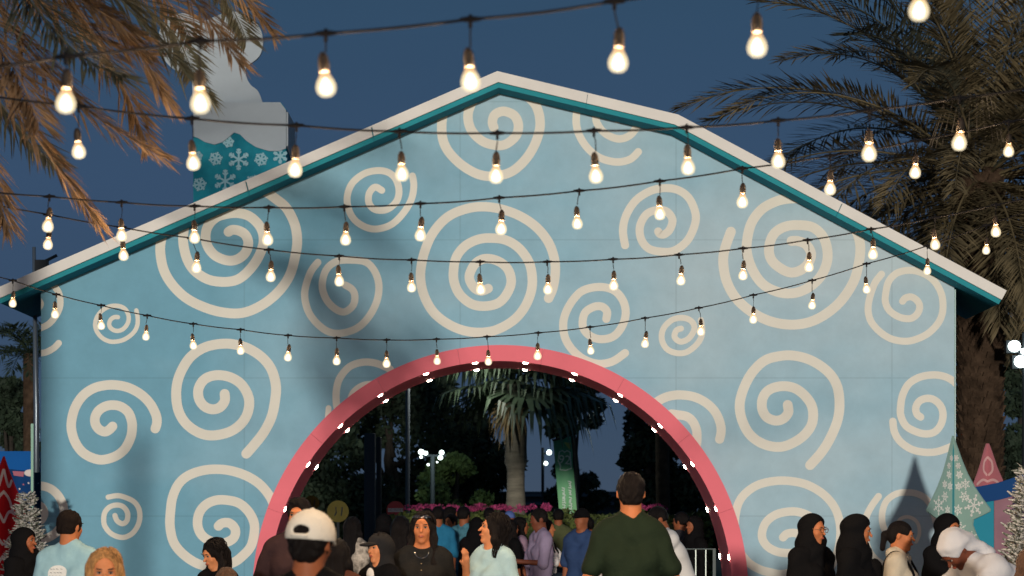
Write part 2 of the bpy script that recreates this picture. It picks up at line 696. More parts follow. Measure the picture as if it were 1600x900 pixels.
# ------------------------------------------------------------------ spirals traced in zoomed views: (ox, oy, zoom, width, [points])
SP = [
 (60, 420, 8, 55, [(995,605),(950,605),(905,635),(885,685),(900,735),(950,770),(1010,775),(1070,745),(1115,685),(1130,610),(1105,530),(1050,480),(970,462),(880,475),(790,530),(730,610),(710,700),(735,790),(800,865),(880,905),(960,912),(1060,890),(1150,835),(1210,770),(1240,690),(1240,600),(1225,520)]),
 (60, 420, 8, 82, [(130,170),(200,220),(255,300),(275,400),(262,500),(210,600),(130,690),(30,740),(-60,760)]),
 (60, 420, 8, 60, [(0,370),(35,420),(35,460),(0,520)]),
 (0, 460, 3.333, 34, [(180,308),(235,303),(280,280),(306,254)]),
 (80, 580, 5.625, 84, [(540,485),(510,515),(470,532),(420,510),(388,460),(388,400),(420,345),(480,308),(550,298),(620,315),(680,365),(708,440),(712,500),(700,580),(650,680),(570,745),(460,778),(370,765),(280,715),(215,630),(180,520),(182,420),(215,310),(280,215),(370,152),(470,125),(570,122),(680,145),(790,205),(870,285),(920,380),(930,450),(915,505)]),
 (230, 280, 3.9115, 60, [(497,322),(520,310),(560,315),(600,340),(618,390),(600,450),(550,490),(490,497),(420,470),(375,420),(357,360),(370,290),(420,235),(490,212),(560,208),(630,230),(690,290),(712,360),(700,430),(660,510),(600,580),(540,618),(460,628),(370,612),(290,560),(245,490),(222,400),(222,330),(238,250),(265,190),(330,110),(440,55),(560,38),(640,45),(720,75),(785,120),(850,175),(900,270),(917,370),(905,470),(870,590),(800,690),(700,770),(580,818),(450,812),(330,775),(230,720),(150,640),(100,550),(80,440),(90,350),(115,280),(150,210)]),
 (250, 520, 4.5, 70, [(455,430),(455,480),(420,525),(365,538),(310,515),(275,465),(270,400),(300,340),(350,308),(420,298),(500,315),(570,360),(615,430),(628,500),(610,580),(560,650),(480,700),(370,722),(280,705),(190,645),(135,560),(115,460),(122,350),(160,250),(220,165),(310,105),(410,80),(510,80),(620,110),(720,175),(785,260),(815,370),(810,470),(785,590),(730,700),(660,790),(607,850)]),
 (240, 710, 4.735, 70, [(480,530),(510,508),(560,508),(600,545),(605,590),(580,630),(520,655),(450,650),(390,625),(345,580),(325,510),(340,430),(390,370),(460,340),(540,338),(630,360),(700,420),(742,500),(745,580),(720,680),(660,750),(590,800),(480,830),(380,825),(290,790),(200,720),(145,640),(122,530),(125,430),(140,320),(185,220),(260,155),(370,118),(480,110),(590,125),(700,165),(790,225),(860,310),(900,400)]),
 (0, 690, 4.286, 35, [(770,495),(785,530),(820,550),(850,530),(855,480),(830,440),(790,425),(740,435),(705,470),(695,520),(705,570),(750,620),(820,642),(880,620),(920,570),(937,510),(930,450),(900,405),(850,378),(790,362),(725,372)]),
 (0, 690, 4.286, 58, [(240,300),(290,298),(350,322),(400,375),(428,450),(420,540),(385,600),(330,640),(250,665)]),
 (0, 690, 4.286, 58, [(240,425),(275,435),(296,480),(275,525),(240,535)]),
 (400, 230, 3.3333, 36, [(655,225),(620,208),(590,240),(588,290),(620,325),(680,325),(730,285),(745,230),(730,170),(690,132),(630,122),(560,140),(500,190),(475,260),(485,330),(520,385),(580,420),(640,425),(710,400),(770,340),(810,270),(822,200),(815,150)]),
 (400, 230, 3.3333, 38, [(322,600),(285,650),(258,730),(255,790),(275,860),(320,920),(380,962),(450,968),(530,940),(590,880),(630,800),(640,720),(620,650),(575,600),(500,588),(420,595),(365,640),(345,720),(365,790),(410,840),(460,858),(505,825),(515,775),(500,740),(465,718)]),
 (640, 300, 3.912, 58, [(480,590),(440,605),(400,590),(370,545),(368,500),(400,440),(450,410),(510,412),(570,440),(610,490),(620,560),(590,630),(540,680),(460,698),(380,685),(310,630),(275,560),(268,490),(285,400),(340,330),(420,290),(500,282),(590,295),(670,345),(730,430),(750,530),(740,620),(700,710),(640,780),(560,830),(480,855),(370,855),(260,820),(160,750),(100,660),(70,560),(70,460),(100,340),(150,240),(230,155),(330,108),(440,90),(560,105),(680,150),(780,220),(850,310),(885,410),(890,500),(875,590),(850,650)]),
 (670, 130, 4.706, 70, [(478,325),(468,290),(480,240),(520,212),(570,210),(630,240),(658,300),(650,370),(610,420),(550,455),(480,455),(400,430),(330,370),(295,300),(290,220),(320,140),(370,90),(450,40),(560,20),(660,50),(740,110),(790,170),(815,250),(815,340),(780,450),(720,550),(640,630),(560,670),(450,685),(350,665),(240,600),(150,510),(105,420),(95,320),(105,230),(130,150)]),
 (670, 130, 4.706, 56, [(1390,268),(1440,240),(1450,190),(1400,140),(1320,140),(1250,190),(1230,270),(1270,345),(1330,390),(1400,410),(1470,390),(1520,335),(1545,270),(1530,190)]),
 (670, 130, 4.706, 56, [(1200,60),(1120,120),(1090,200),(1085,300),(1110,390),(1170,480),(1260,550),(1380,580),(1480,560),(1540,505)]),
 (860, 280, 3, 38, [(505,245),(515,258),(535,258),(560,235),(572,190),(545,152),(500,145),(450,165),(420,220),(425,280),(460,325),(520,340),(580,335),(640,290),(675,220),(680,160),(650,90),(600,52),(540,42),(470,55),(400,100),(355,170),(340,240),(350,310)]),
 (860, 280, 3, 38, [(262,655),(265,620),(240,597),(200,600),(160,630),(152,690),(180,730),(230,750),(290,740),(330,700),(352,640),(345,580),(310,530),(260,508),(200,508),(140,530),(90,590),(62,660),(65,730),(95,790),(150,840),(220,865),(290,855),(350,815)]),
 (860, 280, 3, 28, [(612,700),(590,710),(582,740),(610,762),(650,745),(675,700),(660,665),(620,650),(570,660),(530,700),(522,750),(545,795),(590,815),(640,810),(690,770),(712,720),(705,660)]),
 (1110, 290, 3.75, 58, [(475,325),(510,325),(560,345),(590,400),(570,460),(520,500),(460,508),(390,470),(350,420),(345,350),(375,280),(440,240),(520,232),(600,245),(660,300),(685,380),(680,460),(640,540),(570,600),(490,630),(400,625),(310,580),(250,500),(215,400),(215,320),(240,220),(300,140),(380,95),(450,78),(540,75),(640,90),(730,130),(810,200),(860,280),(878,360),(870,450),(840,560),(770,670),(680,750),(580,800),(470,815),(350,795),(240,740),(150,660),(95,560),(75,450),(85,370),(120,270)]),
 (1340, 400, 5.625, 62, [(395,398),(420,370),(470,360),(520,390),(545,440),(530,500),(480,545),(420,550),(350,530),(280,480),(245,410),(245,340),(270,230),(330,160),(410,130),(500,130),(600,165),(680,230),(735,330),(750,430),(740,520),(700,600),(620,680),(520,730),(420,750),(300,730),(200,670),(120,580),(92,480),(105,370),(150,240),(210,160)]),
 (1130, 530, 4.0905, 63, [(412,420),(415,470),(380,510),(330,520),(275,495),(248,440),(255,370),(300,320),(380,300),(460,315),(530,370),(570,440),(570,530),(530,600),(460,655),(370,688),(270,675),(180,620),(125,530),(105,430),(125,330),(180,220),(260,140),(350,110),(450,105),(560,135),(660,200),(720,280),(742,380),(735,500),(690,620),(630,720),(555,805)]),
 (1370, 570, 6, 70, [(410,490),(375,460),(365,400),(400,340),(470,315),(540,330),(600,390),(620,470),(600,560),(540,630),(450,648),(350,620),(270,570),(225,480),(222,400),(240,290),(290,190),(370,130),(470,100),(580,98),(680,130),(760,200),(820,350),(830,500),(800,650),(740,740),(640,790),(540,818),(430,818),(320,790),(220,720),(165,630),(150,530)]),
 (1010, 600, 6.4286, 92, [(735,555),(750,480),(740,390),(690,280),(600,190),(480,130),(340,110),(220,125),(120,170),(40,240)]),
 (1010, 600, 6.4286, 92, [(250,300),(320,310),(400,325),(460,370),(500,450),(508,530),(500,620),(460,700)]),
 (1130, 730, 5.295, 70, [(495,580),(530,550),(600,545),(650,575),(665,630),(630,690),(560,710),(450,700),(360,650),(320,570),(345,470),(420,400),(520,370),(620,370),(720,410),(790,490),(805,590),(780,700),(690,790),(580,860),(480,885),(390,870),(290,840),(190,770),(110,640),(95,480),(115,330),(170,230),(280,150),(420,115),(560,115),(700,148),(830,225),(920,330),(962,450),(968,580),(940,720),(880,840)]),
 (1330, 740, 5.6235, 60, [(240,200),(185,275),(140,360),(115,450),(120,560),(170,700),(280,800),(450,850)]),
 (1330, 740, 5.6235, 58, [(340,570),(295,500),(272,420),(275,330),(310,240),(390,180),(480,165),(570,175),(650,215),(710,300),(740,420)]),
 (1330, 740, 5.6235, 32, [(395,460),(430,400),(490,380),(550,400),(590,450),(598,530),(570,600)]),
 (400, 460, 3.3333, 38, [(430,620),(418,560),(420,490),(440,430),(490,375),(560,353),(630,360),(700,390)]),
 (400, 460, 3.3333, 30, [(378,592),(374,640)]),
 (400, 460, 3.3333, 38, [(490,560),(510,510),(560,475),(620,468)]),
]


def ribbon(pts, w):
    """flat ribbon with round ends in the x-z plane, y = 0"""
    v, f = [], []
    n = len(pts)
    nr = []
    for i in range(n):
        t = pts[min(i + 1, n - 1)] - pts[max(i - 1, 0)]
        t = t / (np.linalg.norm(t) + 1e-9)
        nr.append(np.array([-t[1], t[0]]))
    for p, q in zip(pts, nr):
        a, b_ = p + q * w / 2, p - q * w / 2
        v += [(a[0], 0, a[1]), (b_[0], 0, b_[1])]
    for i in range(n - 1):
        f.append((2 * i, 2 * i + 1, 2 * i + 3, 2 * i + 2))
    for e_, sg in ((0, 1), (n - 1, -1)):
        a0 = atan2(nr[e_][1], nr[e_][0])
        c = len(v)
        v.append((pts[e_][0], 0, pts[e_][1]))
        prev = 2 * e_
        K = 8
        for k in range(1, K + 1):
            a = a0 + sg * pi * k / K
            if k < K:
                v.append((pts[e_][0] + cos(a) * w / 2, 0, pts[e_][1] + sin(a) * w / 2))
                cur = len(v) - 1
            else:
                cur = 2 * e_ + 1
            f.append((c, prev, cur))
            prev = cur
    return v, f


for si, (ox, oy, zm, w, pts) in enumerate(SP):
    q = [(ox + x / zm, oy + y / zm) for x, y in pts]
    q = [np.array(hp(x, y)) for x, y in crv(q, 5)]
    v, f = ribbon(q, w / zm / FPX * YW)
    bm = bmesh.new()
    vs = [bm.verts.new(p) for p in v]
    for fc in f:
        try:
            bm.faces.new([vs[i] for i in fc])
        except ValueError:
            pass

    def clip(co, no):
        bmesh.ops.bisect_plane(bm, geom=bm.verts[:] + bm.edges[:] + bm.faces[:], plane_co=co, plane_no=no, clear_outer=True)
    clip((xl + 0.003, 0, 0), (-1, 0, 0))
    clip((xr - 0.003, 0, 0), (1, 0, 0))
    for i in range(3):
        (x0, z0), (x1, z1) = wall_top[i], wall_top[i + 1]
        clip((x0, 0, z0 + 0.002), (-(z1 - z0), 0, x1 - x0))
    dead = [fc for fc in bm.faces if (fc.calc_center_median().xz - Vector((ACX, ACZ))).length < RT - 0.0 and fc.calc_center_median().z > 0 or
            (abs(fc.calc_center_median().x - ACX) < RT and fc.calc_center_median().z < ACZ)]
    bmesh.ops.delete(bm, geom=dead, context='FACES')
    if not bm.faces:
        bm.free()
        continue
    me = bpy.data.meshes.new('spiral')
    # give the vinyl cut-out a little thickness
    for fc in bm.faces:
        fc.normal_update()
        if fc.normal.y > 0:
            fc.normal_flip()
    bm.to_mesh(me)
    bm.free()
    o = obj('spiral', me, spiral_m, front)
    o.location = (0, -0.004 - 0.0004 * (si % 5), 0)

# ------------------------------------------------------------------ chimney with snow and smoke
flake_m = mat('flake_white', (0.72, 0.78, 0.80), 0.6)


def flake(mb, c, r, w, right, up, kind=0, rot=0.0, out=None):
    """six-armed snowflake lying in the plane (right, up)"""
    c, right, up = Vector(c), Vector(right).normalized(), Vector(up).normalized()
    out = out or Vector((0, 0, 0))
    c = c + out

    cnt = [0]
    nn_ = right.cross(up)

    def bar(x0, y0, x1, y1, ww):
        cnt[0] += 1
        a = c + right * x0 + up * y0 + nn_ * 0.0004 * cnt[0]
        b_ = c + right * x1 + up * y1 + nn_ * 0.0004 * cnt[0]
        t = (b_ - a).normalized()
        n_ = right.cross(up).cross(t).normalized() * ww / 2
        mb.quad(a - n_, b_ - n_, b_ + n_, a + n_)
    for k in range(6):
        a = rot + k * pi / 3
        ca, sa = cos(a), sin(a)
        bar(0, 0, r * ca, r * sa, w)
        if kind == 0:
            for f_, l_ in ((0.5, 0.32), (0.75, 0.25)):
                for sg in (-1, 1):
                    a2 = a + sg * pi / 4
                    bar(r * f_ * ca, r * f_ * sa, r * f_ * ca + r * l_ * cos(a2), r * f_ * sa + r * l_ * sin(a2), w * 0.8)
        if kind == 2:
            mid = c + right * (r * ca) + up * (r * sa)
            for R_, f_ in ((w * 1.1, 1.0), (w * 0.9, 0.62)):
                mm = c + right * (r * f_ * ca) + up * (r * f_ * sa)
                offs_ = [(0, 0)] if f_ == 1.0 else [(-sa * w, ca * w), (sa * w, -ca * w)]
                for ox_, oz_ in offs_:
                    pts_ = [mm + right * (ox_ + R_ * cos(2 * pi * j / 8)) + up * (oz_ + R_ * sin(2 * pi * j / 8)) for j in range(8)]
                    n_ = len(mb.v)
                    mb.v += [tuple(p) for p in pts_]
                    mb.f.append(tuple(range(n_, n_ + 8)))
        if kind == 1:
            for sg in (-1, 1):
                a2 = a + sg * pi / 3
                bar(r * 0.55 * ca, r * 0.55 * sa, r * 0.55 * ca + r * 0.4 * cos(a2), r * 0.55 * sa + r * 0.4 * sin(a2), w * 0.8)


YC = 28.62
ch_m = mat('chimney_teal', (0.008, 0.15, 0.24), 0.8, spec=0.1, var=0.25, vscale=1.6, col2=(0.02, 0.26, 0.34))
x0, x1 = hp(302, 300, YC)[0], hp(447, 300, YC)[0]
zt, zm_ = hp(0, 160, YC)[1], hp(0, 310, YC)[1]
c_ = MB()
c_.prism([(x0, 4.9), (x0, zt), (x1 - 0.06, zt), (x1, zt - 0.08), (x1, 4.9)], YC - YW, YC + 0.9 - YW)
chim = c_.build('chimney', ch_m, house, clean=True)
sn = [(302, 160), (438, 160), (447, 172), (447, 232), (436, 236), (420, 236), (400, 230), (385, 220), (375, 210), (366, 207), (358, 214), (348, 222), (335, 226), (320, 222), (310, 216), (302, 213)]
c_ = MB()
c_.prism([hp(x, y, YC - 0.02) for x, y in sn], YC - 0.03 - YW, YC - 0.002 - YW)
snow_m = mat('snow_board', (0.38, 0.44, 0.49), 0.9, spec=0.1, var=0.05, vscale=3)
c_.build('snow_cap', snow_m, chim, clean=True)
c_ = MB()
c_.prism([(YC + 0.0, hp(0, 175, YC)[1]), (YC + 0.9, hp(0, 175, YC)[1]), (YC + 0.9, hp(0, 225, YC)[1]), (YC + 0.45, hp(0, 236, YC)[1]), (YC, hp(0, 228, YC)[1])], 0, 0.02)
c_.v = [(x1 + 0.004 + y, x - YW, z) for x, y, z in c_.v]
c_.build('snow_side', snow_m, chim, clean=True)
fl = MB()
yy = YC - 0.008
for px_, py_, r_, kd in ((373, 249, 17, 0), (337, 248, 11, 1), (408, 249, 11, 1), (312, 288, 11, 1), (352, 283, 18, 0), (357, 222, 9, 1), (438, 244, 12, 0), (309, 244, 8, 1), (395, 285, 12, 1)):
    p = P(px_, py_, yy)
    fl = MB()
    flake(fl, (p.x, p.y - YW, p.z), r_ / FPX * YC, 0.022, (1, 0, 0), (0, 0, 1), kd, 0.52 if kd == 0 else 0.2)
    fl.build('snowflake', mat('flake_teal', (0.30, 0.52, 0.60), 0.8, spec=0.1), chim)

sm = [(302, 162), (300, 130), (298, 112), (280, 112), (262, 100), (250, 80), (248, 55), (256, 34), (275, 22), (300, 22), (318, 32), (340, 24), (364, 18), (388, 25), (405, 42), (411, 65), (405, 88), (385, 105), (385, 120), (392, 133), (403, 142), (411, 162)]
sm = [tuple(q) for q in crv(sm[1:], 4)]
c_ = MB()
c_.prism([hp(x, y, YC + 0.2) for x, y in ([(302, 162)] + sm)], YC + 0.2 - YW, YC + 0.26 - YW)
c_.build('smoke_cutout', snow_m, chim, clean=True)

# ------------------------------------------------------------------ string lights
cable_m = mat('cable_black', (0.008, 0.008, 0.010), 0.85, spec=0.1)
brass = mat('socket_bronze', (0.028, 0.019, 0.013), 0.6, spec=0.3, var=0.3, vscale=60)
core_m = glow('filament_glow', (1.0, 0.82, 0.55), 9.0)
_n = core_m.node_tree.nodes
_t = _n.new('ShaderNodeBsdfTransparent')
_x = _n.new('ShaderNodeMixShader')
_x.inputs[0].default_value = 0.5
_e = [q for q in _n if q.type == 'EMISSION'][0]
_o = [q for q in _n if q.type == 'OUTPUT_MATERIAL'][0]
core_m.node_tree.links.new(_t.outputs[0], _x.inputs[1])
core_m.node_tree.links.new(_e.outputs[0], _x.inputs[2])
core_m.node_tree.links.new(_x.outputs[0], _o.inputs[0])
bulb_light = bpy.data.lights.new('bulb_light', 'POINT')
bulb_light.energy = 58.0
bulb_light.color = (1.0, 0.66, 0.36)
bulb_light.shadow_soft_size = 0.004
# the glass: clear, glowing softly from the frosted coating, warmer at the neck
gl = bpy.data.materials.new('bulb_glass')
gl.use_nodes = True
nt = gl.node_tree
nt.nodes.clear()
tc = nt.nodes.new('ShaderNodeTexCoord')
sx = nt.nodes.new('ShaderNodeSeparateXYZ')
nt.links.new(tc.outputs['Object'], sx.inputs[0])
rp = nt.nodes.new('ShaderNodeValToRGB')
mr = nt.nodes.new('ShaderNodeMapRange')
mr.inputs[1].default_value = -0.045
mr.inputs[2].default_value = 0.045
nt.links.new(sx.outputs[2], mr.inputs[0])
nt.links.new(mr.outputs[0], rp.inputs[0])
el_ = rp.color_ramp.elements
el_[0].position = 0.15
el_[0].color = (1.0, 0.85, 0.58, 1)
el_[1].position = 0.95
el_[1].color = (1.0, 0.42, 0.10, 1)
e = el_.new(0.62)
e.color = (1.0, 0.80, 0.48, 1)
em = nt.nodes.new('ShaderNodeEmission')
em.inputs[1].default_value = 1.15
nt.links.new(rp.outputs[0], em.inputs[0])
tr = nt.nodes.new('ShaderNodeBsdfTransparent')
mx = nt.nodes.new('ShaderNodeMixShader')
mx.inputs[0].default_value = 0.62
nt.links.new(tr.outputs[0], mx.inputs[1])
nt.links.new(em.outputs[0], mx.inputs[2])
out = nt.nodes.new('ShaderNodeOutputMaterial')
nt.links.new(mx.outputs[0], out.inputs[0])

bulb = MB()
bulb.lathe([(0.0001, 0.037), (0.0125, 0.036), (0.0135, 0.030), (0.0175, 0.021), (0.0240, 0.010), (0.0280, -0.002), (0.0285, -0.012), (0.0250, -0.024), (0.0155, -0.033), (0.0001, -0.036)], n=16)
bulb_me = bulb.mesh('light_bulb', True)
bulb_me.materials.append(gl)
core = MB()
core.lathe([(0.0001, 0.020), (0.008, 0.014), (0.014, 0.002), (0.0175, -0.010), (0.014, -0.022), (0.0001, -0.028)], n=8)
core_me = core.mesh('glowing_core', True)
core_me.materials.append(core_m)
sock = MB()
sock.lathe([(0.0001, 0.098), (0.005, 0.098), (0.009, 0.093), (0.0135, 0.084), (0.0150, 0.074), (0.0150, 0.068), (0.0162, 0.066), (0.0162, 0.061), (0.0150, 0.059), (0.0150, 0.052), (0.0142, 0.043), (0.0001, 0.043)], n=12)
sock.v = [(x, y, z - 0.008) for x, y, z in sock.v]
sock_me = sock.mesh('lamp_socket', True)
sock_me.materials.append(brass)

ROWS = [
 ([(-100, 118), (-20, 105), (103, 88), (313, 64), (509, 52), (735, 30), (960, 2), (1183, -35), (1436, -82), (1700, -140)], [None, None, (103, 160), (313, 160), (509, 134), (735, 126), (966, 96), (1183, 72), (1436, 15), None],
  6.3, 'nearest string of large warm bulbs, sloping up across the dark sky above the roof'),
 ([(-60, 142), (123, 166), (300, 185), (463, 196), (624, 205), (777, 208), (928, 204), (1073, 199), (1216, 188), (1358, 172), (1499, 153), (1660, 128)], [None, (123, 237), (302, 255), (461, 265), (628, 272), (775, 275), (931, 275), (1075, 262), (1216, 252), (1358, 240), (1499, 223), None],
  8.7, 'string of warm bulbs crossing just below the roof peak between chimney and palm'),
 ([(-60, 294), (77, 307), (190, 316), (304, 322), (420, 324), (538, 323), (657, 318), (780, 309), (905, 298), (1031, 283), (1160, 263), (1297, 243), (1430, 220), (1576, 190), (1680, 168)], [None, (75, 354), (190, 369), (304, 372), (418, 375), (540, 375), (657, 368), (783, 358), (902, 350), (1031, 335), (1160, 316), (1297, 296), (1430, 270), (1576, 237), None],
  11.3, 'string of warm bulbs running just above the big centre spiral'),
 ([(-50, 310), (75, 335), (190, 355), (300, 372), (420, 390), (530, 400), (643, 406), (750, 409), (855, 409), (958, 405), (1061, 398), (1161, 388), (1262, 375), (1361, 358), (1461, 340), (1556, 320), (1660, 296)], [None, (75, 383), (193, 400), (307, 419), (423, 433), (530, 440), (643, 450), (751, 453), (856, 453), (959, 447), (1064, 439), (1161, 431), (1264, 418), (1364, 398), (1461, 383), (1556, 363), None],
  13.3, 'string of warm bulbs hanging across the middle of the big centre spiral'),
 ([(-60, 416), (20, 438), (88, 460), (158, 477), (230, 493), (302, 506), (376, 515), (450, 524), (526, 528), (604, 531), (682, 530), (761, 526), (841, 520), (922, 511), (1008, 497), (1092, 481), (1177, 461), (1269, 438), (1354, 412), (1449, 384), (1541, 352), (1640, 316)], [None, (20, 475), (86, 492), (158, 510), (228, 527), (302, 541), (376, 549), (450, 559), (526, 565), (604, 569), (683, 565), (763, 566), (840, 557), (923, 549), (1008, 538), (1095, 519), (1177, 500), (1269, 478), (1354, 453), (1449, 424), (1541, 392), None],
  16.6, 'lowest string of small warm bulbs, sagging just over the top of the pink arch'),
]
for nodes, bulbs, Y, lab in ROWS:
    st = thing('string_lights', lab, 'string lights', P(nodes[0][0], nodes[0][1], Y), 'strings of warm bulbs over the square')
    org = st.location
    pts = [P(x, y, Y) - org for x, y in nodes]
    # the cable sags slightly between its sockets
    line = []
    for a, b_ in zip(pts, pts[1:]):
        for k in range(6):
            t = k / 6
            q = a.lerp(b_, t)
            q.z -= 0.012 * 4 * t * (1 - t) * (a - b_).length
            q.y += 0.004 * sin(9 * q.x)
            line.append(q)
    line.append(pts[-1])
    w = MB()
    w.tube(line, 0.0042, 6)
    w.build('cable', cable_m, st, smooth=True)
    for nd, bl in zip(pts, bulbs):
        if bl is None:
            continue
        bc = P(bl[0], bl[1] - 2, Y) - org
        h = MB()
        top = nd
        sck = bc + Vector((0, 0, 0.084))
        h.tube([top + Vector((-0.028, 0, -0.001)), top, top + Vector((0.028, 0, 0.001))], [0.005, 0.0095, 0.005], 6)
        h.tube([top + Vector((0, 0, 0.012)), top - Vector((0, 0, 0.022))], [0.005, 0.006], 6)
        mid = top.lerp(sck, 0.5) + Vector((0.003 * sin(bl[0]), 0, 0))
        h.tube([top - Vector((0, 0, 0.02)), mid, sck], 0.0022, 5)
        h.build('hanging_cord', cable_m, st)
        s_ = obj('lamp_socket', sock_me, None, st, bc)
        bo = obj('light_bulb', bulb_me, None, s_)
        co = obj('glowing_core', core_me, None, s_)
        obj('bulb_light', bulb_light, None, s_)
        s_.rotation_euler = (radians(3 * sin(bl[0] * 2.9)), radians(6 * sin(bl[0] * 1.7)), bl[0])
        s_.scale = [0.91 + 0.04 * sin(bl[0] * 3.3)] * 3

# ------------------------------------------------------------------ people
SKIN = {
    'fair': mat('skin_fair', (0.60, 0.235, 0.105), 0.6, spec=0.25, var=0.08, vscale=20),
    'tan': mat('skin_tan', (0.47, 0.165, 0.068), 0.6, spec=0.25, var=0.08, vscale=20),
    'brown': mat('skin_brown', (0.29, 0.095, 0.042), 0.6, spec=0.25, var=0.08, vscale=20),
    'dark': mat('skin_dark', (0.17, 0.05, 0.026), 0.6, spec=0.25, var=0.08, vscale=20),
}
lip_m = mat('lips', (0.36, 0.085, 0.05), 0.5)
eye_m = mat('eye_white', (0.30, 0.25, 0.22), 0.5, spec=0.2)
iris_m = mat('iris_dark', (0.015, 0.008, 0.006), 0.2)
brow_m = mat('brow_hair', (0.02, 0.012, 0.009), 0.7)
hair_black = mat('hair_black', (0.008, 0.006, 0.006), 0.55, var=0.4, vscale=30, stretch=(8, 8, 1), bump=0.5, bscale=60, spec=0.12)
hair_brown = mat('hair_brown', (0.10, 0.045, 0.022), 0.6, var=0.5, vscale=25, stretch=(6, 6, 1), bump=0.6, bscale=60)
hair_blonde = mat('hair_blonde', (0.50, 0.26, 0.10), 0.6, var=0.5, spec=0.2, vscale=22, stretch=(6, 6, 1), bump=0.7, bscale=50)
hair_fade = mat('hair_cropped', (0.012, 0.008, 0.007), 0.8, spec=0.1, bump=0.4, bscale=200)
cloth_black = mat('cloth_black', (0.006, 0.006, 0.007), 0.9, bump=0.3, bscale=18, spec=0.06)


def cloth(name, col, var=0.08):
    return mat('cloth_' + name, col, 0.85, var=var, vscale=12, bump=0.7, bscale=11, spec=0.15)


def R3(yaw=0, pitch=0, roll=0):
    """yaw about z, then pitch (nod down positive), then roll"""
    return Matrix.Rotation(radians(yaw), 3, 'Z') @ Matrix.Rotation(radians(pitch), 3, 'X') @ Matrix.Rotation(radians(roll), 3, 'Y')


PIV = np.array((0, 0.0, 1.53), np.float32)     # neck pivot of the 1.75 m figure
HCZ = 0.115                                     # head centre above the pivot


def head_sdf(q):
    """head in its own frame: pivot at the neck, face towards -y"""
    d = _ell(q, (0, 0.012, HCZ + 0.026), (0.074, 0.094, 0.090))
    d = _smin(d, _ell(q, (0, -0.030, HCZ - 0.035), (0.054, 0.060, 0.082)), 0.03)
    d = _smin(d, _ell(q, (0, -0.070, HCZ - 0.096), (0.022, 0.020, 0.018)), 0.025)
    for s in (-1, 1):
        d = _smin(d, _ell(q, (s * 0.034, -0.062, HCZ - 0.022), (0.024, 0.022, 0.024)), 0.02)
    d = _smin(d, _ell(q, (0, -0.080, HCZ + 0.032), (0.048, 0.014, 0.010)), 0.015)
    for s in (-1, 1):
        d = _smax(d, -_ell(q, (s * 0.030, -0.102, HCZ + 0.012), (0.018, 0.014, 0.010)), 0.012)
    d = _smin(d, _cap(q, (0, -0.086, HCZ + 0.014), (0, -0.112, HCZ - 0.022), 0.007, 0.012), 0.012)
    d = _smin(d, _ell(q, (0, -0.092, HCZ - 0.054), (0.021, 0.010, 0.011)), 0.010)
    for s in (-1, 1):
        d = _smin(d, _ell(q, (s * 0.077, 0.012, HCZ - 0.004), (0.008, 0.017, 0.029)), 0.006)
    d = _smin(d, _cap(q, (0, 0.018, HCZ - 0.05), (0, 0.02, -0.03), 0.056, 0.056), 0.03)
    return d


